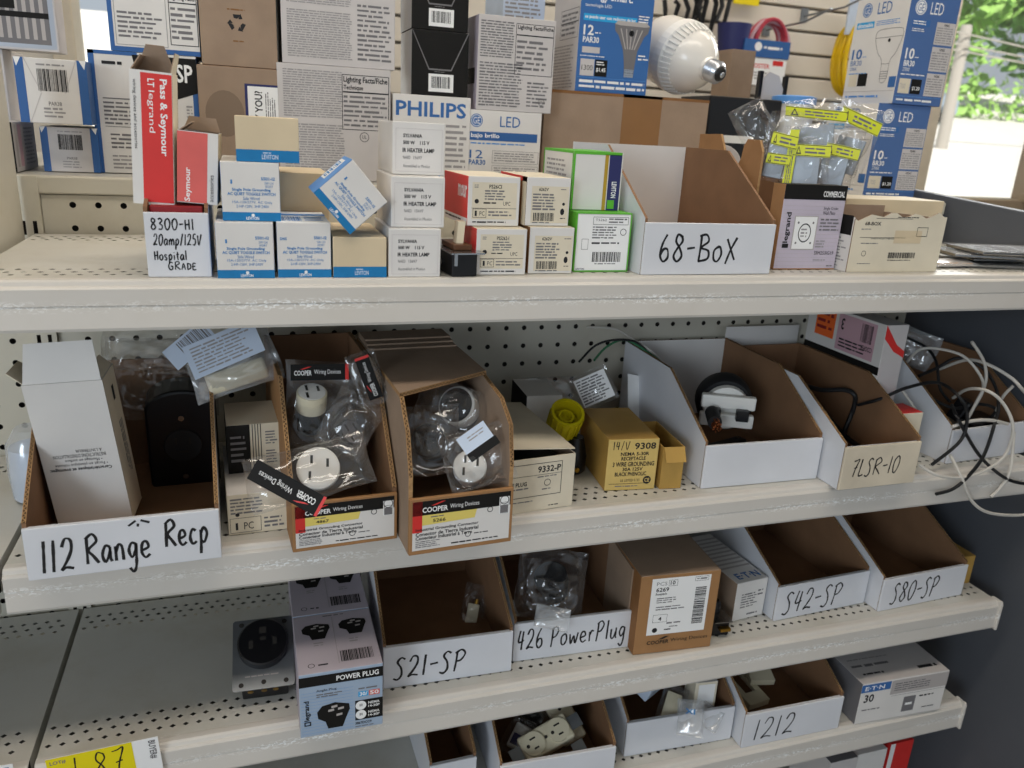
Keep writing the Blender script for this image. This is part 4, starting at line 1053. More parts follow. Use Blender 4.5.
s1 = pxs('white switch box with blue strip on the shelf, right of the small bin', (218,278.3), (275,278.3), (216,222), ZS, .105, 't')
s4 = pxs('white switch box with blue strip and striped top, beside the leaning box', (278.3,277.5), (331.5,277), (276.5,222), ZS, .09, 'p')
Decal(s4.top).rect(0,.55,1,.70,'blue_light').rect(.0,.9,1,1,'kraft_grey').barcode(.1,.1,.5,.45,'leviton_ink',14).greek(.55,.1,.95,.45,3,'leviton_ink').build('printed_top', s4.body)
s5 = pxs('beige switch box with blue strip lying under the tilted box', (333.5,277.5), (386.5,276.5), (333,237), ZS, .105, 'b')
s7 = carton('switch_box', 'plain beige switch box standing behind the striped-top box', (s4.A.x+.006, s4.A.y+.094, ZS), 0.0, .048, .084, .09, body='beige_card', group=SW)
s2 = pxs('white switch box with blue strip, middle of the stack of three', (223,220.5), (281,221), (220.5,161), s1.z+.0004, .105, 't')
s3 = pxs('beige switch box with blue strip on top of the stack of three', (236.5,161), (299.5,162), (232,115), s2.z+.0004, .105, 'b')
# the tilted one, balanced on a corner
Yt = s5.A.y-.004
P1 = on_y((350,234.5), Yt); P2 = on_y((391,200), Yt); P3 = on_y((313.5,193), Yt)
wv = (P2-P1); hv = (P3-P1)
ang = math.atan2((P1-P3).z, (P1-P3).x)     # direction of the bottom edge from left corner to lowest corner
w_ = (P1-P3).length; 
ex = (P1-P3).normalized()
Rt = Matrix.Rotation(-ang, 3, 'Y')
s6 = switch_box('white switch box with blue strip tilted on its corner against the heater lamp boxes', P3, 0, w_, (P2-P1).length*0.93, .06, 't', rot=Rt)
Decal(s6.left).rect(.0,.0,1,1,'blue_light').up().rect(.05,.35,.55,.92,'label_white').up().barcode(.12,.40,.45,.86,'leviton_ink',10,rot=1).build('printed_side', s6.body)
# ---- heater lamp boxes
zz = ZS
for k, (bl, br, tl, yo) in enumerate((((388.5,277),(440,276.5),(387,228.5),'lowest'),((391,227),(444,226.5),(390.7,176),'middle'),((392.3,174),(444,174.5),(393,121),'topmost'))):
    A, yw, w_ = frame_px(bl, br, zz, 0.0); 
    b = carton('heater_lamp_box', 'white heater lamp box, %s of its stack of three' % yo, A, 0.0, w_, height_px(A,0,tl), .085, body='white_card', group='white heater lamp boxes')
    D = Decal(b.front); x0 = (.18,.24,.20)[k]
    D.text(x0,.71,x0+.36,.78,'SYLVANIA','black',True).text(x0,.58,x0+.22,.65,'500 W','ink',True).text(x0+.32,.58,x0+.50,.65,'115 V','ink',True).text(x0-.01,.43,x0+.60,.51,'IR HEATER LAMP','ink',True).text(x0,.30,x0+.14,.36,'NAED','ink_grey').text(x0+.20,.30,x0+.36,.36,'15697','ink_grey').text(x0,.14,x0+.52,.20,'Assembled in Mexico','ink_grey').frame(.06,.06,.95,.88,.0003,'grey_card'); D.build('printed_front', b.body)
    zz = b.z+.0004
# ---- red-sided receptacle boxes with an old device beside them
PS = 'red-sided receptacle boxes'
def ps_print(b, code):
    D = Decal(b.front); D.rect(.08,.14,.94,.88,'cream_card'); D.up()
    D.text(.40,.76,.64,.84,code,'ink',True).greek(.32,.52,.72,.74,4,'ink_grey',.5,.2).greek(.30,.44,.55,.5,1,'ink').hline(.08,.94,.36,.0004,'ink').text(.14,.20,.18,.31,'1','ink').frame(.10,.17,.36,.35,.0004,'ink').text(.23,.21,.33,.30,'PC','ink').text(.68,.42,.82,.50,'UPC','ink').greek(.40,.19,.92,.32,2,'ink_grey').greek(.10,.05,.9,.11,1,'ink').ellipse(.17,.5,.0022,'ink',12).greek(.12,.76,.2,.84,2,'ink_grey'); D.build('printed_label', b.body)
p2 = px_carton('receptacle_box', 'white receptacle box with red side, lower, beside the bare switch', (475,275), (525,273.6), (473,228.5), ZS, .085, yaw=math.radians(0), body='cream_card', sides={'left':'red','front':'white_card'}, group=PS); ps_print(p2, 'PS5262-I')
Decal(p2.left).rect(.0,.0,1,.22,'label_white').build('side_stripe', p2.body)
p1 = px_carton('receptacle_box', 'white receptacle box with red side, upper, beside the heater lamps', (466.8,225.8), (518.3,224), (462,175.5), p2.z+.0006, .085, yaw=math.radians(2), body='cream_card', sides={'left':'red','front':'white_card'}, group=PS); ps_print(p1, 'PS26CI')
Decal(p1.left).rect(0,0,1,.15,'label_white').up().text(.62,.55,.97,.80,'mour','label_white',True).greek(.1,.04,.9,.12,1,'ink').build('side_stripe', p1.body)
q2 = px_carton('receptacle_box', 'cream receptacle box with barcode label, lower, beside the green box', (527.5,273.6), (571.5,272), (526,227), ZS, .085, body='cream_card', sides={'front':'white_card','left':'kraft_dark'}, group=PS)
q1 = px_carton('receptacle_box', 'cream receptacle box with barcode label, upper, beside the green box', (524.6,225.5), (568,224), (520.5,176.5), q2.z+.0005, .085, body='cream_card', sides={'front':'white_card','left':'kraft_dark'}, group=PS)
for b in (q1, q2):
    D = Decal(b.front); D.rect(.12,.06,.97,.82,'cream_card'); D.up(); D.text(.28,.72,.50,.79,'6262V','ink',True).greek(.78,.74,.94,.78,1,'ink_grey').greek(.15,.32,.72,.68,6,'ink_grey',.55).barcode(.18,.10,.66,.27,'ink',20).greek(.16,.04,.66,.09,1,'ink_grey').ellipse(.84,.30,.0022,'ink',10,1.5).ellipse(.86,.46,.0015,'ink',10).greek(.8,.14,.92,.18,1,'ink'); D.build('printed_label', b.body)
Decal(q1.left).rect(.85,.0,1,1,'cream_card').rect(0,.9,1,1,'red').build('side_stripe', q1.body)
# bare toggle switch lying in front of the red side
A = on_z((463,277), ZS); r = thing('toggle_switch', 'bare toggle switch with steel strap beside the red-sided boxes', 'switch', (A.x+.001, A.y+.012, ZS), (0,0,.08))
m = MB(); m.box((-.0125,-.010,0),(.0125,.055,.022),'black_plastic'); m.build('housing', r, bevel=.001)
m = MB(); m.box((-.0165,-.020,.0222),(.0165,.075,.0236),'steel'); m.box((-.014,-.0215,.012),(-.011,-.0201,.0235),'steel'); m.build('strap', r)
m = MB(); m.box((-.009,-.004,.0237),(.009,.035,.029),'brown_plastic'); m.build('collar', r, bevel=.001)
m = MB(); m.prism([(-.0035,.006,.029),(.0035,.006,.029),(.0035,.016,.029),(-.0035,.016,.029)], (.003,.004,.020), 'ivory_plastic'); m.build('toggle', r, recalc=True)
for sx in (-1, 1):
    m = MB(); m.lathe([(.003,0),(.003,.002)], 'brass' if sx > 0 else 'steel', 12, 'x', (sx*.0127-.001,.02,.010)); m.build('terminal_screw', r)
# ---- green edged boxes
g_lo = px_carton('receptacle_box', 'white green-edged box with barcode, lower of two', (572.5,271.8), (627,270.8), (570.5,212), ZS, .075, body='white_card', sides={'left':'green','right':'green','top':'green'}, group='green-edged receptacle boxes')
D = Decal(g_lo.front); D.frame(0,0,1,1,.0014,'green').rect(.03,.03,.965,.96,'label_white'); D.up(); D.text(.34,.86,.54,.90,'T5262','ink').frame(.30,.80,.94,.93,.0004,'ink').greek(.58,.82,.92,.92,2,'ink_grey').greek(.30,.56,.76,.78,5,'ink_grey',.5).ring(.86,.68,.0035,.0006,'ink',14).frame(.12,.38,.24,.56,.0004,'ink_grey').greek(.3,.46,.82,.52,1,'ink').barcode(.33,.17,.86,.34,'ink',24).greek(.38,.12,.8,.155,1,'ink_grey').text(.05,.035,.20,.065,'LEVITON','navy',True); D.build('printed_front', g_lo.body)
g_up = px_carton('receptacle_box', 'white green-edged box with navy stripe, upper of two', (570,209.5), (619,208.5), (570.5,150.5), g_lo.z+.0005, .085, body='white_card', sides={'top':'green'}, group='green-edged receptacle boxes')
D = Decal(g_up.front); D.rect(.0,.0,.04,1,'green').rect(.04,.95,.97,1,'green').rect(.63,0,.70,.96,'gold').rect(.72,.0,.97,.96,'navy'); D.up(); D.text(.80,.22,.90,.50,'LEVITON','label_white',True,rot=270).rect(.74,.03,.88,.18,'green'); D.build('printed_front', g_up.body)
Decal(g_up.left).frame(0,0,1,1,.0025,'green').greek(.12,.45,.85,.85,5,'ink_faint').build('printed_side', g_up.body)
# ---- the 68-Box bin
A, yw, wd = frame_px((641,275), (769.5,272), ZS, math.radians(1)); hf = height_px(A, yw, (648,222.5))
b68 = bin_box('parts_bin', 'white open bin hand-lettered 68-Box on the top shelf', A, yw, wd, .20, hf, on_y((640,145), A.y+.19).z-ZS, .105, group='hand-lettered parts bins', back_in='white_card', inner='kraft_bin')
D = Decal(b68.front); D.write('68-BoX', .12,.26,.70,.78, .0028, 0, .002); D.build('marker_lettering', b68.body)
# ---- torn brown bin with yellow-tagged bags
A = on_z((779,270), ZS)+Vector((-.006,.032,0))
r = thing('torn_bin', 'torn brown cardboard bin full of yellow-tagged bags', 'bin', (A.x+.06, A.y+.07, ZS))
xa, xb2, ya, yb_ = -.055, .075, -.060, .10
def torn(pts, vec, nm):
    m = MB(); m.prism(pts, vec, 'kraft', 'kraft_bin', 'flute'); m.build(nm, r, recalc=True)
O_ = Vector((A.x+.06, A.y+.07, ZS)); XL = O_.x+xa
pp = [on_x(q, XL)-O_ for q in ((702,134),(721,134),(725,153),(731,163),(736.5,167),(741,158),(744,146),(748,139),(760,140),(766,152),(771,168),(777,180),(776,215))]
pp = [Vector((xa, max(ya+.02, min(yb_, p.y)), p.z)) for p in pp]
torn([(xa,ya+.02,0),(xa,yb_,0),(xa,yb_,pp[0].z)]+[tuple(p) for p in pp], (.003,0,0), 'side_panel')
torn([(xb2,ya+.02,0),(xb2,yb_,0),(xb2,yb_,.090),(xb2,.01,.085),(xb2,ya+.02,.055)], (-.003,0,0), 'side_panel')
torn([(xa+.0032,yb_,0),(xb2-.0032,yb_,0),(xb2-.0032,yb_,.095),(.01,yb_,.092),(0,yb_,.108),(-.02,yb_,.112),(xa+.0032,yb_,.118)], (0,-.003,0), 'back_panel')
m = MB(); m.box((xa+.0032,ya+.02,0),(xb2-.0032,yb_-.0032,.003), 'kraft_bin'); m.build('bottom_panel', r)
# bags with acid yellow warning tags
YT = 'clear bags with yellow warning tags'
BW = Vector((A.x+.06, A.y+.07, ZS))
spots = [((806,158), -.05, .050, .070, 'low in front, tag folded at its left', (0,2)), ((779,148), .12, .036, .075, 'leftmost, beside the torn panel', (1,2)), ((836,158), .10, .048, .072, 'rightmost, beside the commercial box', (2,)),
         ((815,128), -.10, .070, .062, 'topmost centre, under the widest tag', (3,)), ((852,142), .22, .052, .085, 'at the upper right before the lamp box', (3,)), ((757,128), -.6, .040, .060, 'farthest left, empty neck leaning over the torn edge', ())]
for k, (px, rl, w_, h_, wh, tags) in enumerate(spots):
    Y = BW.y-.036+.016*k
    C = on_y(px, Y); R = face_cam(C, rl)
    o = bag('plastic_bag', 'clear bag with yellow warning tag, '+wh if tags else 'clear bag '+wh, C, w_*1.05, h_*1.1, .018, R, 'clear_film', 30+k, .6, 16, YT)
    for q in tags:
        if q == 0: F_ = Face((-w_*.48,-.0125,-h_*.5), (1,0,0), (.06,0,1), w_*.20, h_*.95)
        elif q == 1: F_ = Face((-w_*.30,-.0130,-h_*.25), (1,0,.05), (0,0,1), w_*.75, h_*.16)
        elif q == 2: F_ = Face((-w_*.30,-.0126,h_*.04), (1,0,-.06), (0,0,1), w_*.82, h_*.19)
        else: F_ = Face((-w_*.5,-.0120,h_*.26), (1,.1,-.16), (0,0,1), w_*1.0, h_*.19)
        D = Decal(F_); D.rect(0,0,1,1,'acid_yellow'); D.up()
        if q == 0: D.greek(.2,.05,.8,.75,3,'ink_grey',.5,rot=90)
        else: D.greek(.32,.2,.95,.8,2,'ink_grey',.5).hline(0,1,.06,.0007,'black').hline(0,1,.94,.0007,'black').poly([(.08,.15),(.22,.15),(.15,.85)],'black'); D.up(); D.poly([(.115,.27),(.185,.27),(.15,.65)],'acid_yellow')
        D.build('warning_tag', o)
    if tags:
        m = MB(); m.box((-w_*.34,-.004,-h_*.46),(w_*.32,.004,h_*.06),'zinc'); m.build('steel_plate', o, bevel=.001)
# ---- commercial wall plate box
A, yw, wd = frame_px((773,269.5), (833.5,269.5), ZS, 0.0)
cb = carton('wall_plate_box', 'lilac wall plate box with black commercial header', A, 0.0, wd, height_px(A,0,(788.5,184)), .022, body='lilac_card', sides={'top':'black_card','left':'kraft','bottom':'kraft'})
D = Decal(cb.front); D.rect(0,.83,1,1,'black_card'); D.rect(0,0,1,.015,'kraft')
for i in range(16): D.hline(.03,.97,.05+.047*i,.0002,'grey_label')
D.up(); D.text(.62,.865,.97,.935,'COMMERCIAL','label_white',True).text(.08,.32,.18,.68,'legrand','black',True,rot=90).rect(.08,.26,.18,.31,'black').rect(.22,.24,.60,.64,'grey_label'); D.up()
D.rect(.235,.25,.585,.63,'label_white'); D.up(); D.ring(.41,.44,.0085,.0011,'ink',24,1.25).greek(.35,.38,.47,.50,3,'ink_faint').ellipse(.29,.56,.0013,'ink_grey',10).ellipse(.53,.56,.0013,'ink_grey',10).ellipse(.29,.32,.0013,'ink_grey',10).ellipse(.53,.32,.0013,'ink_grey',10)
D.text(.66,.71,.90,.75,'Single Outlet','ink').text(.66,.66,.86,.70,'Wall Plate','ink').greek(.64,.46,.96,.62,4,'ink_grey').greek(.62,.26,.80,.36,3,'ink_faint').text(.62,.18,.94,.225,'SSM253IG19','ink').greek(.62,.10,.86,.13,1,'ink_faint').greek(.86,.03,.96,.06,1,'ink_grey'); D.build('printed_front', cb.body)
# ---- torn white carton marked 68-BOX
A, yw, wd = frame_px((846,272), (935.5,272), ZS, 0.0); hh = height_px(A,0,(855,213))
r = thing('torn_carton', 'cream carton with a torn top edge and barcode, right of the wall plate box', 'box', (A.x+wd/2, A.y+.06, ZS))
m = MB(); top = [(wd,hh*.96)]
for i in range(15): top.append((wd*(1-(i+.5)/15), hh*(.965+.05*math.sin(i*1.7)+.03*random.random()+(.05 if i > 11 else 0)*-1)))
top.append((0,hh*.90))
pts = [(-wd/2,-.06,0),(wd/2,-.06,0)]+[(-wd/2+a,-.06,b) for a, b in top]
m.prism(pts, (0,.0015,0), 'cream_card', 'kraft_grey', 'kraft_grey'); m.build('front_panel', r, recalc=True)
m = MB(); m.prism([(-wd/2,-.0583,0),(-wd/2,.04,0),(-wd/2,.04,hh*.98),(-wd/2,.0,hh*1.0),(-wd/2,-.0583,hh*.92)], (.0012,0,0), 'white_card', 'kraft_grey'); m.build('side_panel', r, recalc=True)
m = MB(); m.prism([(wd/2,-.0583,0),(wd/2,.04,0),(wd/2,.04,hh*.9),(wd/2,-.0583,hh*.94)], (-.0012,0,0), 'cream_card', 'kraft_grey'); m.build('side_panel', r, recalc=True)
m = MB(); m.box((-wd/2+.0015,.0385,0),(wd/2-.0015,.04,hh*1.02),'cream_card',{'front':'kraft_grey'}); m.build('back_panel', r)
m = MB(); m.box((-wd/2+.0015,-.0583,0),(wd/2-.0015,.0383,.0015),'kraft_grey'); m.build('bottom_panel', r)
F_ = Face((-wd/2,-.06,0),(1,0,0),(0,0,1),wd,hh)
D = Decal(F_); D.text(.11,.80,.28,.86,'68-BOX','ink',True).hline(.22,.62,.92,.0005,'ink').greek(.45,.93,.7,.96,1,'ink').greek(.08,.72,.22,.75,1,'ink_grey').hline(.08,.58,.595,.0005,'ink').greek(.2,.565,.52,.585,1,'ink').greek(.1,.48,.3,.51,1,'ink_grey').barcode(.42,.24,.72,.34,'ink',26).greek(.42,.19,.70,.22,1,'ink').ring(.15,.32,.0032,.0005,'ink',14).frame(.69,.62,.81,.78,.0006,'ink').greek(.1,.13,.26,.16,1,'ink_grey').rect(.45,.5,.75,.72,'beige_card'); D.build('printed_front', r)
F_ = Face((-wd/2,.04,0),(0,-1,0),(0,0,1),.10,hh); D = Decal(F_); D.rect(.35,.62,.97,.95,'black_card').greek(.4,.05,.95,.58,10,'ink_faint'); D.build('printed_side', r)
# long beige carton behind it
Yq = A.y+.115; a = on_y((846,205), Yq); c = on_y((944,205), Yq)
q = carton('lid_box', 'long beige carton lying behind the torn carton', (a.x, Yq, ZS), 0.0, c.x-a.x, on_y((900,200),Yq).z-ZS, .07, body='beige_card', sides={'top':'cream_card'})
# ---- thin steel wall plates in film, right end
SPL = 'steel wall plates in clear film'
zc = ZS
for k, (px, rz, w_, d_, wh) in enumerate((((985,268), -.22, .115, .070, 'at the bottom of the fanned pile'), ((1000,262), -.12, .115, .070, 'second from the bottom of the fanned pile'), ((992,259), -.30, .115, .070, 'third of the fanned pile'), ((1012,256), -.16, .115, .070, 'top of the fanned pile by the end panel'))):
    C = on_z(px, zc); r = thing('wall_plate', 'flat steel wall plate in clear film, '+wh, 'wall plate', (C.x+.02, C.y+.03, zc), (0,0,rz), SPL)
    m = MB(); m.box((-w_/2,-d_/2,0),(w_/2,d_/2,.0045),'steel'); m.build('plate', r, bevel=.0015)
    m = MB(); m.box((-.014,-.02,.0046),(.014,.02,.0048),'black'); m.build('opening', r)
    m = MB(); m.box((-w_/2-.004,-d_/2-.003,.0050),(w_/2+.004,d_/2+.003,.0053),'clear_film'); m.build('film_sleeve', r)
    zc += .0058
C = on_z((955,268), ZS)
o = bag('plastic_bag', 'flat tan-tinted bag lying in front of the steel wall plates', (C.x,C.y+.010,ZS+.0055), .075, .030, .006, Matrix.Rotation(math.radians(-82),3,'X'), 'hazy_film', 3, .3, 12)
m = MB(); m.box((-.028,-.0015,-.010),(.028,.0015,.010),'kraft_grey'); m.build('insert', o)
# ================================================================== second shelf
ZB = Z2+0.0006
def flutes(root, P0, P1, tv, nv, name='fluted_edge'):
    """open corrugated edge between P0 and P1: tv = thickness vector, nv = outward normal"""
    P0, P1, tv, nv = Vector(P0), Vector(P1), Vector(tv), Vector(nv).normalized()
    m = MB(); L = (P1-P0).length; e = (P1-P0)/L; n = max(2, int(L/0.0045))
    o1 = nv*.0003; o2 = nv*.0006
    m.poly([P0+o1, P1+o1, P1+tv+o1, P0+tv+o1], 'flute_dark')
    for a, b in ((0,.16),(.84,1)): m.poly([P0+tv*a+o2, P1+tv*a+o2, P1+tv*b+o2, P0+tv*b+o2], 'flute')
    for i in range(n):
        s0, s1, s2 = L*i/n, L*(i+.5)/n, L*(i+1)/n; w_ = e*.0010
        m.poly([P0+e*s0+tv*.12+o2, P0+e*s0+w_+tv*.12+o2, P0+e*s1+w_+tv*.88+o2, P0+e*s1+tv*.88+o2], 'flute')
        m.poly([P0+e*s1+tv*.88+o2, P0+e*s1+w_+tv*.88+o2, P0+e*s2+w_+tv*.12+o2, P0+e*s2+tv*.12+o2], 'flute')
    o = m.build(name, root); return o
def side_flutes(b, hf, hb, ys, t=.003, both=True, yf=0.0):
    x, y = b.w/2, b.d/2
    for sg in ((-1, 1) if both else (1,)):
        a = (sg*x, -y+t+yf, hf+.004); c = (sg*x, -y+ys, hb)
        d = Vector(c)-Vector(a); nn = Vector((0,-d.z,d.y))
        flutes(b.side[sg], a, c, (-sg*t,0,0), nn); flutes(b.side[sg], c, (sg*x,y,hb), (-sg*t,0,0), (0,0,1))
HB = 'hand-lettered parts bins'
# ---- range receptacle bin
A, yw, wd = frame_px((28.7,581.4), (222,557.6), ZB)
bR = bin_box('parts_bin', 'wide white bin hand-lettered 112 Range Recp at the left', A, yw, wd, .235, .0495, .128, .115, yf=0.0, group=HB, back_in='kraft_bin', t=.0035)
side_flutes(bR, .0495, .128, .115, .0035)
D = Decal(bR.front); D.write('112', .07,.12,.23,.74, .0029, .1, .004).write('Range', .29,.20,.62,.78, .0029, .05, .003).write('^', .52,.80,.62,1.0, .0024).write('Recp', .70,.36,.93,.90, .0029, .05, .004); D.build('marker_lettering', bR.body)
# tall white box inside
R = Matrix.Rotation(math.radians(-4.5),3,'Y') @ Matrix.Rotation(math.radians(5),3,'X') @ Matrix.Rotation(math.radians(-6),3,'Z')
A = on_z((59,521), ZB+.006); A.z = ZB+.0095
wb_ = carton('device_carton', 'tall white carton with upside-down print, open, in the range bin', A+Vector((.004,-.02,0)), 0, .066, .147, .040, body='white_card', sides={'right':'cream_card'}, rot=R, open_top=True)
Dd = Decal(wb_.front, 180); Dd.text(.12,.575,.92,.605,'Caractéristiques et avantages:','ink',True).text(.16,.545,.84,.57,'• Forgé en plastique robuste','ink').text(.22,.515,.70,.54,'• Montage en surface','ink').text(.16,.485,.84,.51,"INSTRUCTIONS D'INSTALLATION",'ink').text(.20,.455,.54,.48,"À L'INTÉRIEUR",'ink'); Dd.build('printed_front', wb_.body)
Dd = Decal(wb_.right, 180); Dd.greek(.2,.35,.5,.75,3,'ink_grey',rot=90); Dd.build('printed_side', wb_.body); Dd = Decal(wb_.right, 180); Dd.rect(.35,.10,.5,.2,'ink'); Dd.build('printed_mark', wb_.body)
fl = flap(wb_, 'front', .036, -.35, 'white_card', 'white_card', taper=.004); flap(wb_, 'left', .016, .9, 'cream_card', 'cream_card', taper=.004); flap(wb_, 'right', .014, -.6, 'cream_card','cream_card', taper=.004)
m = MB(); m.box((-.020,-.008,.120),(.022,.012,.152),'zinc'); m.lathe([(.004,.152),(.004,.158)],'steel',12,'z',(.012,-.002,0)); o = m.build('metal_bracket', wb_.root)
# black range receptacle in a bag
C = on_z((184,484), ZB+.004); ZR = ZB+.0045
r = thing('range_receptacle', 'black surface-mount range receptacle with rounded top in the range bin', 'receptacle', (C.x+.002, C.y+.022, ZR), (math.radians(6),0,math.radians(2)))
m = MB(); pts = []
for i in range(13):
    a = math.pi*i/12; pts.append((.031*math.cos(a)**1 if True else 0, -.022, .075+.022*math.sin(a)))
prof = [(-.035,-.022,.004),(-.033,-.022,.0),(.033,-.022,.0),(.035,-.022,.004)]+[(a*1.13,b,c+.016) for a,b,c in pts]
m.prism(prof, (0,.040,0), 'black_plastic'); m.build('housing', r, bevel=.003, recalc=True)
m = MB(); m.lathe([(.0185,-.0240),(.0195,-.0222)], 'black_rubber', 28, 'y', (0,0,.050))
m.build('face', r)
for dx, dz, w_, h_ in ((-.007,.056,.0022,.008),(.007,.056,.0022,.008),(0,.043,.009,.0022)):
    m = MB(); m.box((dx-w_/2,-.0246,dz-h_/2),(dx+w_/2,-.0241,dz+h_/2),'cavity_dark'); m.build('slot', r)
for dz in (.012,.082):
    m = MB(); m.lathe([(.003,-.0232),(.003,-.0221)],'steel',12,'y',(0,0,dz)); m.build('screw', r)
Cb = Vector((C.x-.014, C.y+.030, ZB+.118))
o = bag('plastic_bag', 'smoky clear bag loosely wrapped over the black range receptacle', Cb, .110, .085, .050, face_cam(Cb, .05), 'clear_film', 11, .4, 26)
# bag with instruction sheets hanging over the bin wall
Cp = on_y((232,362), A.y+.03); 
r2_ = bag('plastic_bag', 'clear bag with folded white instruction sheets above the range bin', Cp, .088, .062, .030, face_cam(Cp, -.28), 'hazy_film', 12, .4, 22)
F_ = Face((-.038,-.016,-.006),(1,0,.10),(-.05,0.25,.95),.072,.036); D = Decal(F_); D.rect(0,0,1,1,'paper_blue'); D.up(); D.greek(.08,.1,.92,.9,8,'ink_faint'); D.build('instruction_sheet', r2_)
F_ = Face((-.050,-.010,.008),(.9,.1,.40),(-.35,.2,.9),.050,.024); D = Decal(F_); D.rect(0,0,1,1,'paper_blue'); D.up(); D.barcode(.3,.1,.95,.9,'ink_grey',18); D.build('instruction_sheet', r2_)
m = MB(); m.box((-.030,-.006,-.026),(.030,.006,-.004),'ivory_plastic'); m.build('cover_plate', r2_, bevel=.003)
Cq = on_y((150,345), A.y+.05)
bag('plastic_bag', 'empty smoky bag neck behind the tall white carton', Cq, .085, .055, .020, face_cam(Cq, .15), 'clear_film', 14, .55, 18)
# translucent jug at far left
C = on_y((20,430), .10); r = thing('plastic_jar', 'small translucent white jar at the left edge behind the range bin', 'jar', (C.x-.004,.15,ZB), (0,0,0))
m = MB(); m.lathe([(.018,0),(.023,.004),(.025,.03),(.024,.062),(.017,.074),(.015,.078)], 'hazy_film', 24); m.build('wall', r, smooth=True)
m = MB(); m.lathe([(.0225,.0035),(.0235,.03),(.022,.058)], 'paper_blue', 20); m.build('contents', r, smooth=True)
# ---- boxes between the range bin and the first kraft bin
x0 = on_z((228,536), ZB)
q1_ = px_carton('receptacle_box', 'cream label box squeezed between the range bin and the kraft bin', (229,536), (288,527), (226,496), ZB, .13, yaw=math.radians(3), body='cream_card', sides={'top':'white_card'})
D = Decal(q1_.front); D.frame(.03,.05,.55,.42,.0004,'ink').text(.12,.12,.16,.30,'1','ink').text(.26,.12,.42,.30,'PC','ink').greek(.05,.5,.6,.92,5,'ink_grey').ellipse(.16,.5,.002,'ink',10).greek(.6,.1,.95,.4,3,'ink_grey'); D.build('printed_label', q1_.body)
q2_ = carton('receptacle_box', 'black and cream striped box standing behind the squeezed cream box', (q1_.A.x+.0015, q1_.A.y+.05, q1_.z+.0005), math.radians(3), .053, .052, .07, body='cream_card', sides={'left':'black_card','front':'cream_card'})
D = Decal(q2_.front); D.rect(0,0,.42,1,'black_card'); 
for i in range(4): D.rect(.46+.05*i,0,.475+.05*i,1,'ink')
D.up(); D.greek(.70,.55,.92,.85,5,'ink_grey').greek(.70,.15,.92,.45,5,'ink_grey').greek(.06,.2,.36,.8,5,'ink_grey'); D.build('printed_front', q2_.body)
# ---- kraft wiring device bins
def cooper_label(b, num, hdr):
    D = Decal(b.front); D.rect(.03,.08,.97,.95,'white_card'); D.up(); D.rect(.03,.70,.97,.95,'black_card').rect(.03,.40,.12,.95,'red'); D.up(); D.poly([(.12,.52),(.62,.55),(.64,.70),(.12,.70)],'pale_yellow')
    D.text(.12,.745,.36,.84,'COOPER','label_white',True).text(.38,.75,.66,.85,'Wiring Devices','label_white').poly([(.20,.86),(.30,.92),(.34,.92),(.24,.86)],'red')
    D.up(); D.text(.22,.56,.34,.62,num,'ink',True).greek(.2,.64,.34,.68,1,'ink_grey').text(.06,.41,.66,.475,'Industrial Grounding Connector','ink',True).text(.06,.335,.66,.40,'Conector de Tierra Industrial','ink',True).text(.06,.265,.60,.33,'Conecteur Industriel à Terre','ink',True).greek(.06,.12,.30,.25,4,'ink_grey').greek(.40,.11,.92,.16,1,'ink').ring(.77,.66,.003,.0007,'ink',14).rect(.86,.55,.96,.86,'label_white').ring(.56,.26,.003,.0006,'ink',14).greek(.62,.24,.76,.28,1,'ink')
    D.up(); D.ring(.91,.80,.0048,.0008,'ink',16).rect(.875,.57,.945,.71,'ink_grey').frame(.87,.56,.95,.76,.0004,'ink'); D.build('printed_label', b.body)
A, yw, wd = frame_px((293,553), (397,537.5), ZB, math.radians(3.5))
c1 = bin_box('kraft_bin', 'open kraft bin of bagged connectors with white label and black header, left one', A, yw, wd, .24, .050, .150, .082, white='kraft_orange', inner='kraft_bin', t=.004, group='kraft wiring device bins', fold=False)
side_flutes(c1, .050, .150, .082, .004); cooper_label(c1, '4867', True)
A2, yw2, wd2 = frame_px((408.7,556.3), (511,540.5), ZB, math.radians(3.5))
r = thing('kraft_bin', 'hooded kraft bin of bagged connectors with white label and black header, right one', 'bin', A2+Matrix.Rotation(yw2,3,'Z') @ Vector((wd2/2,.125,0)), (0,0,yw2), 'kraft wiring device bins')
c2 = Box(); c2.root = r; c2.w, c2.h, c2.d = wd2, .059, .25; c2.M = Matrix.Translation(r.location) @ Matrix.Rotation(yw2,4,'Z'); x, y, t = wd2/2, .125, .004
c2.front = Face((-x,-y,0),(1,0,0),(0,0,1),wd2,.059)
m = MB(); m.box((-x,-y,0),(x,-y+t,.059),'kraft_orange'); c2.body = m.build('front_panel', r, bevel=.0008)
m = MB(); m.box((-x+t,-y+t,0),(x-t,y-t,t),'kraft_bin'); m.build('bottom_panel', r)
Lp = [(.0042,0),(.25,0),(.25,.146),(.042,.146),(.018,.120),(.0042,.080)]; Rp = [(.0042,0),(.25,0),(.25,.146),(.094,.146),(.040,.138),(.012,.120),(.0042,.080)]
for sg, PP in ((-1,Lp),(1,Rp)):
    pts = [(sg*x,-y+a,b) for a, b in PP]; 
    m = MB(); m.prism(pts, (-sg*t,0,0), 'kraft_grey', 'kraft_grey', 'flute'); m.build('side_panel', r, recalc=True)
    for i in range(3, len(PP)):
        a, b = PP[i], PP[i-1] if i > 3 else PP[i]
        if i > 3:
            P0 = Vector((sg*x,-y+PP[i][0],PP[i][1])); P1 = Vector((sg*x,-y+PP[i-1][0],PP[i-1][1])); d_ = P1-P0
            flutes(r, P0, P1, (-sg*t,0,0), (0,-d_.z,d_.y))
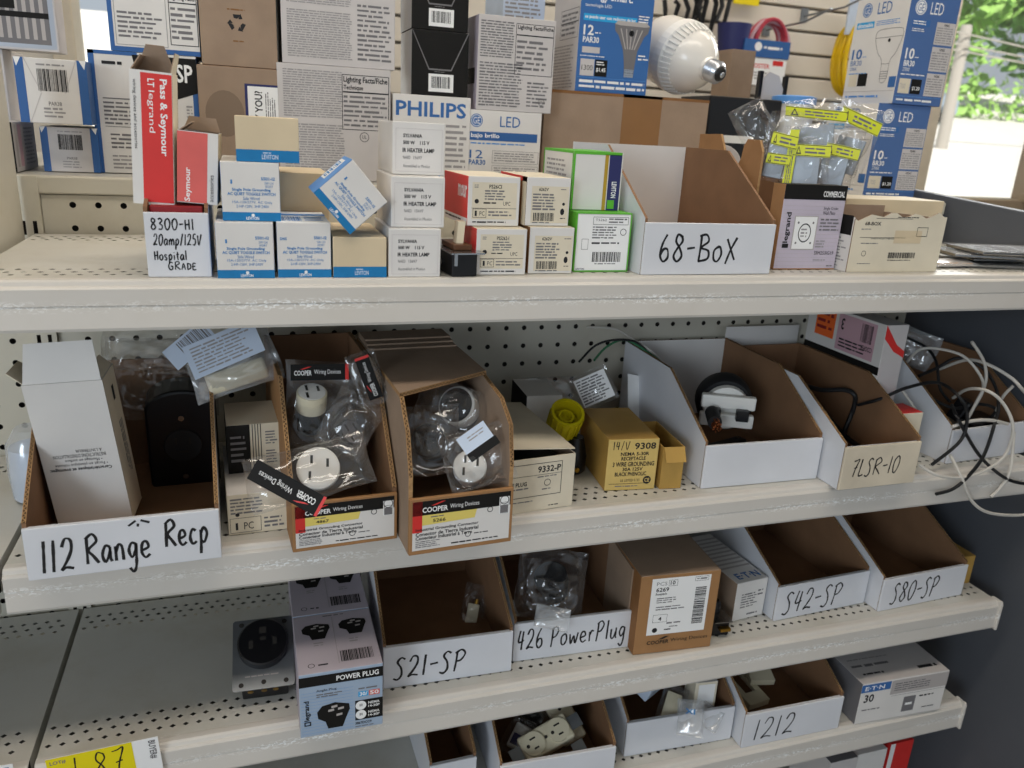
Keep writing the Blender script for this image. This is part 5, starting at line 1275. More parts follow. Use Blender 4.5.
m = MB(); tp = [(-x,-y+.042,.1462),(x,-y+.094,.1462),(x,y,.1462),(-x,y,.1462)]; m.prism(tp, (0,0,t), 'kraft_grey', 'kraft_grey', 'flute'); m.build('top_panel', r, recalc=True)
flutes(r, (-x,-y+.042,.1462), (x,-y+.094,.1462), (0,0,t), (.45,-.9,0))
m = MB(); m.box((-x+t,y-t,t),(x-t,y,.146),'kraft_bin'); m.build('back_panel', r)
for k in range(3):
    m = MB(); m.box((-x+.002,-y+.19+.012*k,.1504+.0022*k),(x-.002,y,.1522+.0022*k),'kraft_grey'); m.build('folded_flap', r)
cooper_label(c2, '5266', True)
# ---- connectors and plugs in bags
def header_strip(o, F_, txt=True, red=True):
    D = Decal(F_); D.rect(0,0,1,1,'black_card'); D.up()
    if red: D.rect(.94,0,1,1,'red')
    D.text(.06,.3,.36,.62,'COOPER','label_white',True).text(.40,.3,.86,.66,'Wiring Devices','label_white').poly([(.16,.68),(.30,.85),(.36,.85),(.22,.68)],'red'); D.build('header_strip', o)
def connector(name, label, C, axis, r, L, mb_, mc, group=None, face='white_plastic'):
    root = thing(name, label, 'connector', C, Vector(axis).to_track_quat('Z','Y').to_matrix(), group)
    m = MB(); m.lathe([(r*.55,-L),(r*.8,-L*.95),(r*.85,-L*.45),(r*.95,-L*.40)], mb_, 24); m.build('grip', root, smooth=True)
    m = MB(); m.lathe([(r,-L*.40),(r,-.001),(r*.95,0)], mc, 28); m.build('cap', root, smooth=True)
    m = MB(); m.lathe([(r*.88,.0002),(r*.88,.0008)], face, 28); m.build('face', root)
    for a in (0.5, 2.2, 3.9):
        m = MB(); c, s = math.cos(a)*r*.5, math.sin(a)*r*.5
        m.box((c-.0012,s-.004,.0009),(c+.0012,s+.004,.0012),'cavity_dark'); m.build('slot', root)
    return root
def loc_bag(px, Y, w_, h_, th, roll, label, seed, film_='clear_film', cr=.35, n=20, seal=.0, lean=0.0, group='bagged connectors'):
    C = on_y(px, Y); return bag('plastic_bag', label, C, w_, h_, th, face_cam(C, roll, lean), film_, seed, cr, n, group, seal), C
# left kraft bin contents
o, C = loc_bag((322,405), .055, .070, .088, .030, .02, 'clear bag with black header standing at the back of the left kraft bin', 21, seal=.28)
F_ = Face((-.030,-.010,.024),(1,0,.02),(0,.1,1),.056,.016); header_strip(o, F_)
connector('connector', 'ivory and black cylindrical connector bagged in the left kraft bin', on_y((312,392), .055), (0.04,-.35,.95), .0150, .050, 'black_plastic', 'ivory_plastic')
o, C = loc_bag((368,378), .050, .030, .055, .012, -.35, 'narrow clear bag with red-edged header at the right of the left kraft bin', 22)
F_ = Face((.008,-.0075,-.022),(0,0,1),(-1,0,0),.044,.014); header_strip(o, F_)
o, C = loc_bag((350,425), .035, .050, .060, .030, .5, 'clear bag with dark connector deep in the left kraft bin', 23)
connector('connector', 'dark grey connector lying deep in the left kraft bin', on_y((352,432), .045), (.5,-.5,.6), .015, .045, 'black_plastic', 'black_plastic', face='ink_grey')
CW = on_y((318,468), .005)
connector('connector', 'white round connector face-up in the front bag of the left kraft bin', CW, (-.12,-.85,.50), .0205, .040, 'black_plastic', 'white_plastic')
o, C = loc_bag((310,472), .000, .115, .052, .036, -.22, 'clear bag slumped over the front of the left kraft bin', 24, cr=.25, lean=-.2)
def world_face(o, C, ang, w_, h_):
    """face-on strip centred at world point C, turned by ang in the picture plane, in o's local frame"""
    u = RIGHT*math.cos(ang)+DOWN*math.sin(ang); v = RIGHT*math.sin(ang)-DOWN*math.cos(ang)
    Mi = (Matrix.Translation(o.location) @ o.rotation_euler.to_matrix().to_4x4()).inverted(); R3 = Mi.to_3x3()
    return Face(Mi @ (Vector(C)-u*w_/2-v*h_/2), R3 @ u, R3 @ v, w_, h_)
F_ = world_face(o, on_y((287,488), -.050), math.radians(29), .070, .0195)
Dh = Decal(F_, 180); Dh.rect(0,0,1,1,'black_card'); Dh.up(); Dh.rect(0,0,.04,1,'red').text(.10,.3,.36,.62,'COOPER','label_white',True).text(.42,.3,.90,.66,'Wiring Devices','label_white').poly([(.16,.68),(.30,.85),(.36,.85),(.22,.68)],'red'); Dh.build('header_strip', o)
# right kraft bin contents
connector('connector', 'black connector with a white rim in the hooded kraft bin', on_y((456,405), .055), (-.55,-.6,.45), .021, .045, 'black_plastic', 'white_plastic', face='black_plastic')
o, C = loc_bag((452,412), .040, .078, .060, .034, .3, 'clear bag crumpled under the hood of the right kraft bin', 25)
connector('connector', 'black connector low at the left of the hooded kraft bin', on_y((428,440), .035), (-.3,-.7,.5), .018, .045, 'black_plastic', 'black_plastic', face='black_plastic')
o, C = loc_bag((432,440), .020, .056, .070, .030, -.1, 'dark clear bag at the left wall of the hooded kraft bin', 26)
connector('connector', 'white connector in the front bag of the hooded kraft bin', on_y((470,466), -.008), (-.2,-.7,.6), .017, .036, 'white_plastic', 'white_plastic')
o, C = loc_bag((477,458), -.022, .066, .058, .034, -.35, 'clear bag with white sheet and black band at the front of the hooded bin', 27, cr=.3)
F_ = Face((-.008,-.0175,.004),(.95,0,.3),(-.3,0,.95),.032,.020); D = Decal(F_); D.rect(0,0,1,1,'paper_blue'); D.up(); D.greek(.3,.5,.9,.8,2,'ink_faint').rect(0,-.35,1.05,.10,'black_card'); D.build('sheet', o)
# ---- 9332-P box with its lid ajar
A, yw, wd = frame_px((508,515), (571.5,505), ZB, math.radians(6)); hh = height_px(A, yw, (507,462))
b93 = carton('plug_box', 'cream plug box lettered 9332-P with its lid ajar', A, yw, wd, hh, .145, body='cream_card', sides={'left':'kraft_grey'}, open_top=True)
D = Decal(b93.front); D.frame(-.2,.28,.80,.90,.0006,'ink').text(.42,.72,.78,.84,'9332-P','ink',True).hline(.0,.8,.68,.0004,'ink').greek(.42,.62,.76,.66,1,'ink_grey').text(-.0,.50,.26,.58,'LE PLUG','ink',True).greek(0,.42,.36,.48,1,'ink_grey').ring(.58,.52,.004,.0006,'ink',14).greek(.5,.38,.66,.42,1,'ink_grey').greek(0,.18,.4,.22,1,'ink_grey').greek(.62,.05,.80,.09,1,'ink'); D.build('printed_front', b93.body)
m = MB(); m.prism([(-wd/2,-.07,hh+.012),(wd/2,-.07,hh+.004),(wd/2,.0725,hh+.008),(-wd/2,.0725,hh+.014)], (0,0,.0012), 'cream_card'); m.build('lid', b93.root, recalc=True)
m = MB(); m.box((-wd/2+.004,-.06,.002),(wd/2-.006,.06,hh-.012),'black_plastic'); m.build('plug_inside', b93.root, bevel=.004)
# ---- yellow and black connectors
C = on_y((568,412), .095)
connector_y = thing('connector', 'yellow ribbed connector cup beside the 9332-P box', 'connector', C, Vector((-.05,-.55,.83)).to_track_quat('Z','Y').to_matrix())
m = MB(); m.lathe([(.012,-.040),(.0185,-.034),(.0195,-.004),(.0200,0),(.0165,0),(.0160,-.018)], 'yellow_plastic', 32, cap=False); m.lathe([(.0005,-.0175),(.0160,-.0180)], 'yellow_plastic', 32, cap=False); m.lathe([(.0095,-.0178),(.0095,-.008),(.007,-.008),(.007,-.0178)],'yellow_plastic',24, cap=False); m.build('cup', connector_y, smooth=True)
for i in range(16):
    a = 2*math.pi*i/16; m = MB(); c, s = math.cos(a), math.sin(a); m.tube([(c*.0195,s*.0195,-.034),(c*.0202,s*.0202,-.003)], .0010, 'yellow_plastic', 5); m.build('rib', connector_y)
C = on_z((583,478), ZB); rr = thing('connector', 'small black plug with brass screw beside the yellow label box', 'plug', (C.x-.004, C.y+.020, ZB))
m = MB(); m.lathe([(.010,0),(.0135,.004),(.014,.022),(.011,.036),(.009,.046)],'black_plastic',20); m.build('body', rr, smooth=True)
m = MB(); m.lathe([(.003,-.0150),(.003,-.0135)],'brass',12,'y',(-.002,0,.008)); m.build('screw', rr)
# red edged boxes and a leaflet behind
a = on_y((524,400), .16)
rbx = carton('receptacle_box', 'white box with a red edge behind the yellow connector', (a.x, .15, ZB), -.05, .046, .082, .07, body='white_card', sides={'right':'red','left':'black_card'})
o, C = loc_bag((594,388), .17, .050, .046, .008, -.5, 'clear bag with a printed leaflet leaning on the peg-hole panel', 41, group=None)
F_ = Face((-.021,-.0035,-.019),(1,0,0),(0,0,1),.042,.037); D = Decal(F_); D.rect(0,0,1,1,'label_white'); D.up(); D.greek(.05,.05,.95,.95,9,'ink_grey',.5); D.build('leaflet', o)
o, C = loc_bag((548,388), .20, .070, .030, .012, -.1, 'crumpled clear bag behind the red-edged box', 42, group=None)
# ---- yellow 9308 box
A, yw, wd = frame_px((604,491), (654,489), ZB, math.radians(-6)); hh = height_px(A, yw, (606.4,440))
b94 = carton('receptacle_box', 'mustard yellow receptacle box lettered 14/V 9308', A, yw, wd, hh, .105, body='yellow_card', sides={'front':'yellow_label'})
D = Decal(b94.front); D.write('14/V', .10,.80,.42,.96, .0011).text(.52,.80,.94,.93,'9308','ink',True).text(.26,.68,.82,.75,'NEMA 5-30R','ink',True).text(.28,.59,.76,.66,'RECEPTACLE','ink',True).text(.12,.47,.94,.56,'3 WIRE GROUNDING','ink',True).text(.32,.38,.72,.45,'30A 125V','ink',True).text(.18,.28,.80,.36,'BLACK PHENOLIC','ink',True).text(.3,.17,.68,.22,'UL LISTED E123','ink').hline(.08,.78,.13,.0005,'ink').greek(.2,.06,.76,.10,1,'ink_grey'); D.ellipse(.83,.19,.005,'ink',16); D.up(); D.text(.78,.15,.88,.23,'CE','yellow_label',True); D.build('printed_front', b94.body)
b95 = px_carton('receptacle_box', 'second mustard yellow box half open beside the lettered one', (659,489), (681,482), (660,448), ZB, .085, yaw=math.radians(-5), body='yellow_card', open_top=True, inner='yellow_card')
flap(b95, 'front', .018, 2.6, 'cream_card', 'yellow_card'); m = MB(); m.box((-.008,-.03,.002),(.008,.03,.03),'brown_plastic'); m.build('device_inside', b95.root)
m = MB(); C = on_y((645,405), .19); r = thing('leaflet', 'folded printed leaflet behind the yellow boxes', 'leaflet', (C.x, .19, ZB)); m.prism([(-.02,0,.0),(.025,0,.0),(.025,.02,.075),(-.02,.02,.085)], (0,.001,0), 'label_white'); m.build('sheet', r, recalc=True)
# ---- big white bin with a large plug
STDB = dict(group=HB, back_in='white_card')
A, yw, wd = frame_px((700.8,489), (815.7,481), ZB, math.radians(-1))
bw = bin_box('parts_bin', 'unmarked white bin holding a large black and white plug', A, yw, wd, .238, .054, .117, .105, group='open white parts bins', back_in='white_card')
side_flutes(bw, .054, .117, .105)
C = on_y((724,408), A.y+.075); ax = Vector((-.38,-.80,-.02)).normalized()
pl = thing('power_plug', 'large black plug with a white clamp and bare copper strands', 'plug', C, ax.to_track_quat('Z','Y').to_matrix())
pl.location = C+Vector((.008,.01,.0))
m = MB(); m.lathe([(.024,-.038),(.033,-.034),(.036,-.026),(.036,-.006),(.032,0)], 'black_rubber', 32); m.build('body', pl, smooth=True)
m = MB(); m.lathe([(.026,.0005),(.0285,.004),(.0275,.012),(.022,.015)], 'white_plastic', 28); m.build('insert', pl, smooth=True)
for sy in (-1,1):
    m = MB(); m.box((-.033,sy*.012-.0105+.002,.0155),(.033,sy*.012+.0085,.026),'white_plastic'); m.build('clamp_bar', pl, bevel=.002)
for sx in (-1,1):
    m = MB(); m.box((sx*.017-.0075,-.008,.0262),(sx*.017+.0075,.006,.036),'black_plastic'); m.build('terminal', pl, bevel=.001)
C2 = on_y((716,424), A.y+.03); 
m = MB(); rndm = random.Random(4)
cd = thing('cord_stub', 'cut black cord end showing copper strands in the white bin', 'cord', C2, (0,0,0))
m.tube([(.012,.030,.004),(.006,.016,.002),(.001,.004,0)], .0085, 'black_rubber', 14); m.build('jacket', cd, smooth=True)
m = MB()
for i in range(26):
    a = rndm.uniform(0,6.28); q = .0065*rndm.random()**.5; p = Vector((q*math.cos(a), 0, q*math.sin(a)))
    m.tube([p+Vector((.001,.004,0)), p*1.15+Vector((-.002,-.006,-.001))], .0008, 'copper', 5)
m.build('strands', cd)
C3 = on_z((735,455), ZB+.004)
m = MB(); mm = thing('cable_clamp', 'flat black cable clamp lying in the white bin', 'clamp', (C3.x,C3.y+.02,ZB+.0035), (0,0,.3)); m.box((-.035,-.008,0),(.030,.008,.012),'black_plastic'); m.build('strap', mm, bevel=.002); m = MB(); m.lathe([(.003,.012),(.003,.014)],'steel',10,'z',(.02,0,0)); m.build('screw', mm)
# folded white card standing behind
a = on_y((725,340), .262); c = on_y((797,340), .262)
m = MB(); m.box((a.x,.262,ZB),(c.x,.2635,on_y((760,326),.262).z),'white_card'); o = m.build('spare_card', None); tag(o, 'plain white card standing behind the two white bins', 'card')
# ---- 7LSR-10 bin
A, yw, wd = frame_px((838.3,490.6), (913.5,480.5), ZB, math.radians(.3))
b7 = bin_box('parts_bin', 'stained white bin hand-lettered 7LSR-10 with a black cord', A, yw, wd, .25, .055, .112, .105, group=HB, fmat='bin_stained', back_in='kraft_bin')
side_flutes(b7, .055, .112, .105)
D = Decal(b7.front); D.write('7LSR-10', .12,.30,.74,.70, .0019, .1, .004); D.build('marker_lettering', b7.body)
def wire(name, label, pts, r, mtl, cat='cord', group=None):
    P = [on_y((a,b), Y) for a, b, Y in pts]; out = []
    for i in range(len(P)-1):
        p0 = P[max(i-1,0)]; p1 = P[i]; p2 = P[i+1]; p3 = P[min(i+2,len(P)-1)]
        for k in range(6):
            t = k/6; out.append(0.5*((2*p1)+(p2-p0)*t+(2*p0-5*p1+4*p2-p3)*t*t+(3*p1-p0-3*p2+p3)*t**3))
    out.append(P[-1]); m = MB(); m.tube(out, r, mtl, 8); o = m.build(name, None, smooth=True); tag(o, label, cat, group); return o
wire('extension_cord', 'thick black cord looped in the 7LSR-10 bin', [(838,452,.10),(845,430,.10),(853,410,.10),(855,396,.10),(845,390,.11),(822,390,.13),(803,386,.15),(815,400,.14),(835,425,.12),(850,440,.09),(862,448,.07)], .0032, 'black_wire')
m = MB(); C3 = on_z((845,448), ZB+.004)
cc = thing('cord_plug', 'flat black plug body lying in the 7LSR-10 bin', 'plug', (C3.x-.012,C3.y+.03,ZB+.0035), (0,0,.9)); m.box((-.03,-.010,0),(.03,.010,.020),'black_plastic'); m.build('body', cc, bevel=.003)
# tall printed carton right of the bin
Mx = b7.M; L7 = lambda p: Mx @ Vector(p)
Ab = L7((wd/2+.0012, -.125+.092, 0)); Ab.z = ZB
hh = on_plane((884,325), L7((wd/2+.03,-.03,0)), Vector((-math.sin(yw),math.cos(yw),0))).z-ZB
bt = carton('breaker_carton', 'white carton with orange sticker and pink label behind the 7LSR-10 bin', Ab, yw, .036, hh, .15, body='white_card', sides={'front':'grey_card'})
D = Decal(bt.left); D.rect(0,.62,1,.68,'black_card').rect(.12,.76,.38,.98,'orange').rect(.42,.70,.90,.98,'pink'); D.up(); Dm = Decal(bt.left,180); Dm.layer = 2
D.greek(.14,.80,.36,.96,3,'red_dark').text(.46,.86,.50,.95,'3','ink',True,rot=180).barcode(.72,.82,.86,.96,'ink',16).greek(.46,.72,.86,.80,3,'ink').text(.74,.76,.88,.80,'COOPER','ink',True,rot=180); D.build('printed_side', bt.body)
Decal(bt.front).poly([(.0,.9),(.0,1),(.6,.85),(1,.80),(1,.75),(.5,.80)],'red').build('printed_end', bt.body)
Ac = L7((wd/2+.002, -.125+.050, 0)); Ac.z = ZB
bc_ = carton('small_box', 'small cream box with red lid edge beside the 7LSR-10 bin', Ac, yw, .045, .072, .036, body='cream_card', sides={'top':'red'})
# ---- right bin with tangled cords
A, yw, wd = frame_px((946,464), (1023,449.5), ZB, math.radians(4)); wd = .150
br_ = bin_box('parts_bin', 'unmarked white bin overflowing with thin cords at the right end', A, yw, wd, .235, .047, .118, .105, group='open white parts bins', back_in='white_card')
side_flutes(br_, .047, .118, .105)
m = MB(); C3 = on_y((962,410), A.y+.05); cc = thing('cord_switch', 'dark brown inline switch among the cords of the right bin', 'switch', C3, (.3,.2,.3)); m.box((-.013,-.010,-.016),(.013,.010,.016),'black_plastic'); m.build('body', cc, bevel=.003); m = MB(); m.lathe([(.004,-.013),(.004,-.010)],'brown_plastic',12,'y'); m.build('rocker', cc)
sk = carton('adapter_box', 'cream device block under the cords of the right bin', L7((0,0,0)), 0.2, .05, .03, .05, body='ivory_plastic', cat='adapter'); sk.root.location = (A.x+.05, A.y+.075, ZB+.0035)
mb2 = carton('adapter_box', 'black adapter block under the cords of the right bin', (0,0,0), -0.2, .05, .035, .05, body='black_plastic', cat='adapter'); mb2.root.location = (A.x+.106, A.y+.06, ZB+.0035)
y0 = A.y
CG = 'thin cords spilling from the right bin'
wire('thin_cord', 'white cord arching highest over the right bin', [(906,363,y0+.12),(919,350,y0+.10),(937,348.6,y0+.08),(963,356,y0+.05),(980,375,y0+.03),(983,390,y0+.03),(975,406,y0+.04)], .0019, 'white_wire', group=CG)
wire('thin_cord', 'white cord running off the right edge of the frame', [(940,369,y0+.10),(966,360,y0+.06),(987,364,y0+.03),(1010,377,y0+.01),(1022,389,y0+.0),(1034,404,y0+.01)], .0022, 'white_wire', group=CG)
wire('thin_cord', 'white cord in a wide loop hanging below the right bin front', [(953,398,y0+.05),(968.5,389,y0+.02),(989,391.6,y0-.01),(1005,406,y0-.02),(1013,429,y0-.03),(1005,455,y0-.03),(984,471,y0-.035),(961,477.5,y0-.035),(937,475,y0-.035),(919,464.5,y0-.02)], .0021, 'white_wire', group=CG)
wire('thin_cord', 'short white cord lying across the right bin front edge', [(951.6,427,y0-.006),(968.5,421.5,y0-.006),(989,420,y0-.006),(1007.6,424,y0-.006)], .0023, 'white_wire', group=CG)
wire('thin_cord', 'white cord drooping lowest below the shelf lip', [(950,455,y0-.012),(961,476,y0-.035),(971,500,y0-.04),(989,512.7,y0-.04),(1022,515,y0-.03),(1040,508,y0-.03)], .0021, 'white_wire', group=CG)
wire('thin_cord', 'white cord end sticking up above the right bin', [(972,342,y0+.03),(984,362,y0+.03),(985.5,382.5,y0+.03),(976,403,y0+.03),(968,418,y0+.03)], .0021, 'white_wire', group=CG)
wire('thin_cord', 'short white cord end at the right side of the right bin', [(1013,386,y0+.01),(1002,398,y0+.02),(994.6,416,y0+.03)], .0021, 'white_wire', group=CG)
wire('thin_cord', 'white cord falling straight over the right bin front', [(1014,432,y0-.015),(1010,471,y0-.035),(1000,488,y0-.035),(990.7,497,y0-.036)], .0021, 'white_wire', group=CG)
wire('thin_cord', 'short white cord stub over the left wall of the right bin', [(901,389,y0+.06),(911,403,y0+.045),(920,418,y0+.035)], .0019, 'white_wire', group=CG)
wire('thin_cord', 'black cord from the 7LSR-10 bin bending down beside the right bin', [(858,405,.085),(880,399,.06),(906,388,.05),(937,382.5,y0+.03),(958,395.5,y0-.005),(967,414,y0-.012),(961,440,y0-.014),(932,464.5,y0-.018)], .0022, 'black_wire', group=CG)
wire('thin_cord', 'black cord crossing down to the right over the shelf lip', [(952,405,y0+.02),(958,419,y0-.008),(979,455,y0-.015),(1002,476,y0-.035),(1020,483,y0-.035),(1040,484,y0-.035)], .0022, 'black_wire', group=CG)
wire('thin_cord', 'black cord in a tall loop ending on the shelf lip', [(936,494,y0-.036),(953,489,y0-.036),(968.5,476,y0-.036),(984,455,y0-.02),(994.6,424,y0-.008),(998.5,406,y0+.01),(994.6,385,y0+.03),(981.6,367,y0+.05),(958,358,y0+.07),(937,368,y0+.08),(919,376,y0+.08)], .0022, 'black_wire', group=CG)
wire('thin_cord', 'black cord falling into the back of the right bin', [(895.6,333,y0+.15),(924,346,y0+.12),(936,361.7,y0+.09),(940,388,y0+.07),(950,402,y0+.05)], .0020, 'black_wire', group=CG)
wire('thin_cord', 'black cord twisted low inside the right bin', [(926,395,y0+.06),(953,408,y0+.045),(979,404,y0+.04),(996,410,y0+.03),(980,424,y0+.02),(960,420,y0+.03)], .0022, 'black_wire', group=CG)
Cq = on_y((905,345), .20); o = bag('plastic_bag', 'grey crumpled bag behind the right bin', Cq, .085, .055, .03, face_cam(Cq,.2), 'hazy_film', 51, .5, 18)
# ---- loose wires above the yellow box
WG = 'loose wires hanging by the peg-hole panel'
wire('loose_wire', 'black wire curling down in front of the peg-hole panel', [(579,362,.25),(595.5,345.5,.235),(614.7,340,.22),(634,341.4,.215),(646,350,.21)], .0016, 'black_wire', 'wire', WG)
wire('loose_wire', 'green wire curling over the corner of the white bin', [(594,360.6,.245),(606.5,347,.235),(625.6,340,.22),(650,353.8,.205),(669,369,.19),(677.6,381,.185),(677.6,392,.18)], .0016, 'green_wire', 'wire', WG)
wire('loose_wire', 'white wire coming from a peg hole over the white bin', [(587,327,.279),(614.7,329,.25),(634,340,.225),(655.7,355,.205),(669,375.6,.19),(672,390,.185)], .0016, 'white_wire', 'wire', WG)
# ================================================================== third shelf
ZC = Z3+0.0006
# ---- bare four-slot receptacle
C = on_z((266,711), ZC)
r = thing('power_receptacle', 'bare round black receptacle on a zinc strap, alone on the shelf', 'receptacle', (C.x-.001, C.y+.004, ZC+.0262), (math.radians(-60),0,math.radians(-2)))
pw, ph = .064, .080
m = MB(); m.prism([(-pw/2,0,.002),(-pw/2+.002,0,0),(pw/2-.002,0,0),(pw/2,0,.002),(pw/2,0,ph-.002),(pw/2-.002,0,ph),(-pw/2+.002,0,ph),(-pw/2,0,ph-.002)], (0,.0016,0), 'zinc'); m.build('strap', r, recalc=True)
m = MB(); m.lathe([(.0268,-.0002),(.0268,-.0100),(.0252,-.0118)], 'black_plastic', 40, 'y', (0,0,ph*.60)); m.build('face', r, smooth=True)
for dx, dz, w_, h_ in ((0,.0125,.0075,.0075),(-.0125,-.003,.0045,.0095),(.0125,-.001,.0045,.0085),(0,.003,.006,.004)):
    m = MB(); m.box((dx-w_/2,-.0121,ph*.60+dz-h_/2),(dx+w_/2,-.0119,ph*.60+dz+h_/2), 'cavity_dark'); m.build('slot', r)
m = MB(); m.box((-.023,.0018,.002),(.025,.030,ph-.010),'black_plastic'); m.build('housing', r, bevel=.002)
for dx in (-.014,.0,.012):
    m = MB(); m.lathe([(.0030,.0020),(.0030,.0045)],'brass',10,'z',(dx,.010,-.0008)); m.build('terminal_screw', r)
for dx, dz in ((-.023,.006),(.023,.006),(-.023,ph-.006),(.023,ph-.006),(0,.007)):
    m = MB(); m.lathe([(.0026,-.0004),(.0026,-.0002)],'cavity_dark',12,'y',(dx,0,dz)); m.build('mounting_hole', r)
F_ = Face((-pw/2,0,0),(1,0,0),(0,0,1),pw,ph); Decal(F_).greek(.2,.16,.8,.20,1,'grey_label').build('stamping', r)
# ---- power plug boxes
A, yw, wd = frame_px((300.6,738.5), (382.7,723.4), ZC, 0.0); hh = height_px(A, 0, (298.4,676))
dp = on_z((334,612), ZC+hh).y-A.y
def plug_pic(D, u, v, s):
    W_, H_ = D.size(); q = lambda x, y: (u+x*s/W_, v+y*s/H_)
    D.poly([q(-1,.45),q(-.7,.85),q(.1,1),(q(.95,.75)),q(1,.35),q(.75,-.3),q(.55,-.9),q(-.35,-.9),q(-.5,-.35),q(-.95,-.05)],'black_card'); D.up()
    for a, b in ((-.15,.45),(.45,.5),(.35,.05),(.05,.70)): D.poly([q(a-.18,b-.10),q(a+.18,b-.06),q(a+.18,b+.10),q(a-.18,b+.06)],'grey_label')
    D.layer -= 1
def power_box(label, A, d):
    b = carton('power_plug_box', label, A, 0.0, wd, hh, d, body='mauve_card', sides={'front':'steel_card'}, group='power plug boxes')
    D = Decal(b.top); plug_pic(D,.27,.68,.0150); plug_pic(D,.74,.70,.0150); D.barcode(.52,.12,.92,.30,'ink',24).ring(.16,.12,.0035,.0007,'ink',14).greek(.24,.09,.36,.14,1,'ink').greek(.38,.93,.66,.97,1,'ink_grey').greek(.22,.42,.34,.50,2,'ink_faint').greek(.66,.42,.78,.5,2,'ink_faint').rect(.488,.1,.494,.92,'ink_faint'); D.build('printed_top', b.body)
    D = Decal(b.front); D.rect(0,.80,1,.955,'black_card').rect(.66,.14,1,.46,'black_card'); 
    for i in range(14): D.hline(.02,.64,.05+.05*i,.0002,'blue_light')
    D.up(); D.text(.44,.835,.95,.915,'POWER PLUG','label_white',True).text(.20,.69,.44,.735,'Angle Plug','ink').greek(.2,.60,.52,.67,2,'ink_grey').rect(.70,.52,.82,.60,'cyan').rect(.83,.52,.96,.60,'red_faded').greek(.7,.62,.94,.67,1,'ink_grey').text(.05,.26,.13,.58,'legrand','black',True,rot=90).frame(.05,.18,.13,.245,.0012,'black'); D.up()
    D.text(.715,.53,.81,.59,'30/','label_white',True).text(.84,.53,.95,.59,'50','label_white',True).text(.66,.07,.86,.11,'3867DCC9','ink',True).greek(.66,.02,.94,.05,1,'ink_grey')
    for v in (.375,.225): D.ellipse(.73,v,.0056,'label_white',18).text(.82,v+.005,.96,v+.045,'NEMA','label_white',True).text(.82,v-.05,.96,v-.01,'14-30P','label_white',True)
    D.up(); D.rect(.715,.36,.725,.40,'black').rect(.737,.36,.747,.40,'black').rect(.715,.21,.725,.25,'black').rect(.737,.21,.747,.25,'black'); D.layer = 2
    plug_pic(D,.40,.28,.0165); D.build('printed_front', b.body)
    return b
power_box('silver-blue power plug box at the front, showing its whole front', A, dp-.001)
power_box('silver-blue power plug box directly behind, only its top showing', A+Vector((0,dp+.0005,0)), dp-.001)
# ---- bins of the third shelf
def std_bin(label, bl, br, hf, z, txt, rect, wd_=.0020, yaw=None, d=.235, hb=.112, slant=0.1, rise=.004, fm=None, back='kraft_bin', grp=HB, w_=None):
    A, yw, w0 = frame_px(bl, br, z, yaw)
    b = bin_box('parts_bin', label, A, yw, w_ or w0, d, hf, hb, .100, group=grp, back_in=back, fmat=fm)
    side_flutes(b, hf, hb, .100)
    if txt:
        D = Decal(b.front); D.write(txt, *rect, wd_, slant, rise); D.build('marker_lettering', b.body)
    if DEBUG: print(label[:30], A, math.degrees(yw), w0)
    return b
s21 = std_bin('white bin hand-lettered S21-SP with one small bag', (383.2,689.5), (511,671.8), .054, ZC, 'S21-SP', (.08,.22,.62,.72), .0030, math.radians(-1.5), .225, .105)
o, C = loc_bag((474,607), on_z((474,630), ZC+.004).y+.03, .030, .056, .020, .15, 'small clear bag of brass parts in the S21-SP bin', 61, group=None)
m = MB(); m.box((-.008,-.004,-.022),(.007,.004,.004),'ivory_plastic'); m.build('ivory_part', o, bevel=.001); m = MB(); m.lathe([(.003,-.006),(.003,.002)],'brass',10,'z',(.002,0,.008)); m.build('brass_part', o)
s26 = std_bin('white bin hand-lettered 426 PowerPlug with a bagged plug', (512.5,662), (629.4,650), .052, ZC, '426 PowerPlug', (.03,.30,.94,.82), .0025, math.radians(-2.5), .225, .105, .05, .003)
Yp = s26.A.y+.055; Cq = on_y((550,575), Yp)
connector('connector', 'dark angled plug inside the grey bag of the PowerPlug bin', Cq, (-.35,-.3,.85), .021, .040, 'black_plastic', 'black_plastic', face='black_plastic')
o, C = loc_bag((550,583), Yp-.012, .085, .088, .050, .05, 'grey clear bag with a dark plug in the PowerPlug bin', 62, 'clear_film', .35, group=None)
o, C = loc_bag((552,618), s26.A.y-.006, .040, .026, .008, .1, 'loose tail of clear film draped over the PowerPlug bin front', 63, 'hazy_film', .3, group=None)
A, yw, wd = frame_px((632.6,655.3), (709.5,649), ZC, math.radians(-4)); h6 = height_px(A, yw, (643,577))
b62 = carton('receptacle_carton', 'brown closed carton with white 6269 label and black lettering', A, yw, wd, h6, .105, body='kraft_dark', sides={'front':'kraft_orange','top':'kraft_grey'})
D = Decal(b62.front); D.rect(.14,.24,.88,.96,'label_white'); D.up(); D.text(.20,.87,.33,.915,'PCS','ink_grey').text(.37,.87,.43,.92,'10','ink',True).frame(.35,.855,.46,.93,.0004,'ink').frame(.68,.89,.85,.945,.0004,'ink').greek(.70,.90,.83,.935,1,'ink_grey').text(.20,.79,.36,.845,'6269','ink',True).text(.20,.74,.34,.78,'Receptacle','ink',True).greek(.22,.64,.50,.72,3,'ink_grey').greek(.22,.55,.62,.61,2,'ink_grey').frame(.20,.40,.38,.50,.0004,'ink').text(.27,.42,.31,.47,'4','ink',True).greek(.38,.36,.6,.40,1,'ink_grey').greek(.42,.32,.54,.345,1,'ink_grey').ellipse(.24,.30,.0035,'ink',14).greek(.36,.28,.46,.315,1,'ink').barcode(.70,.34,.84,.82,'ink',30,rot=1)
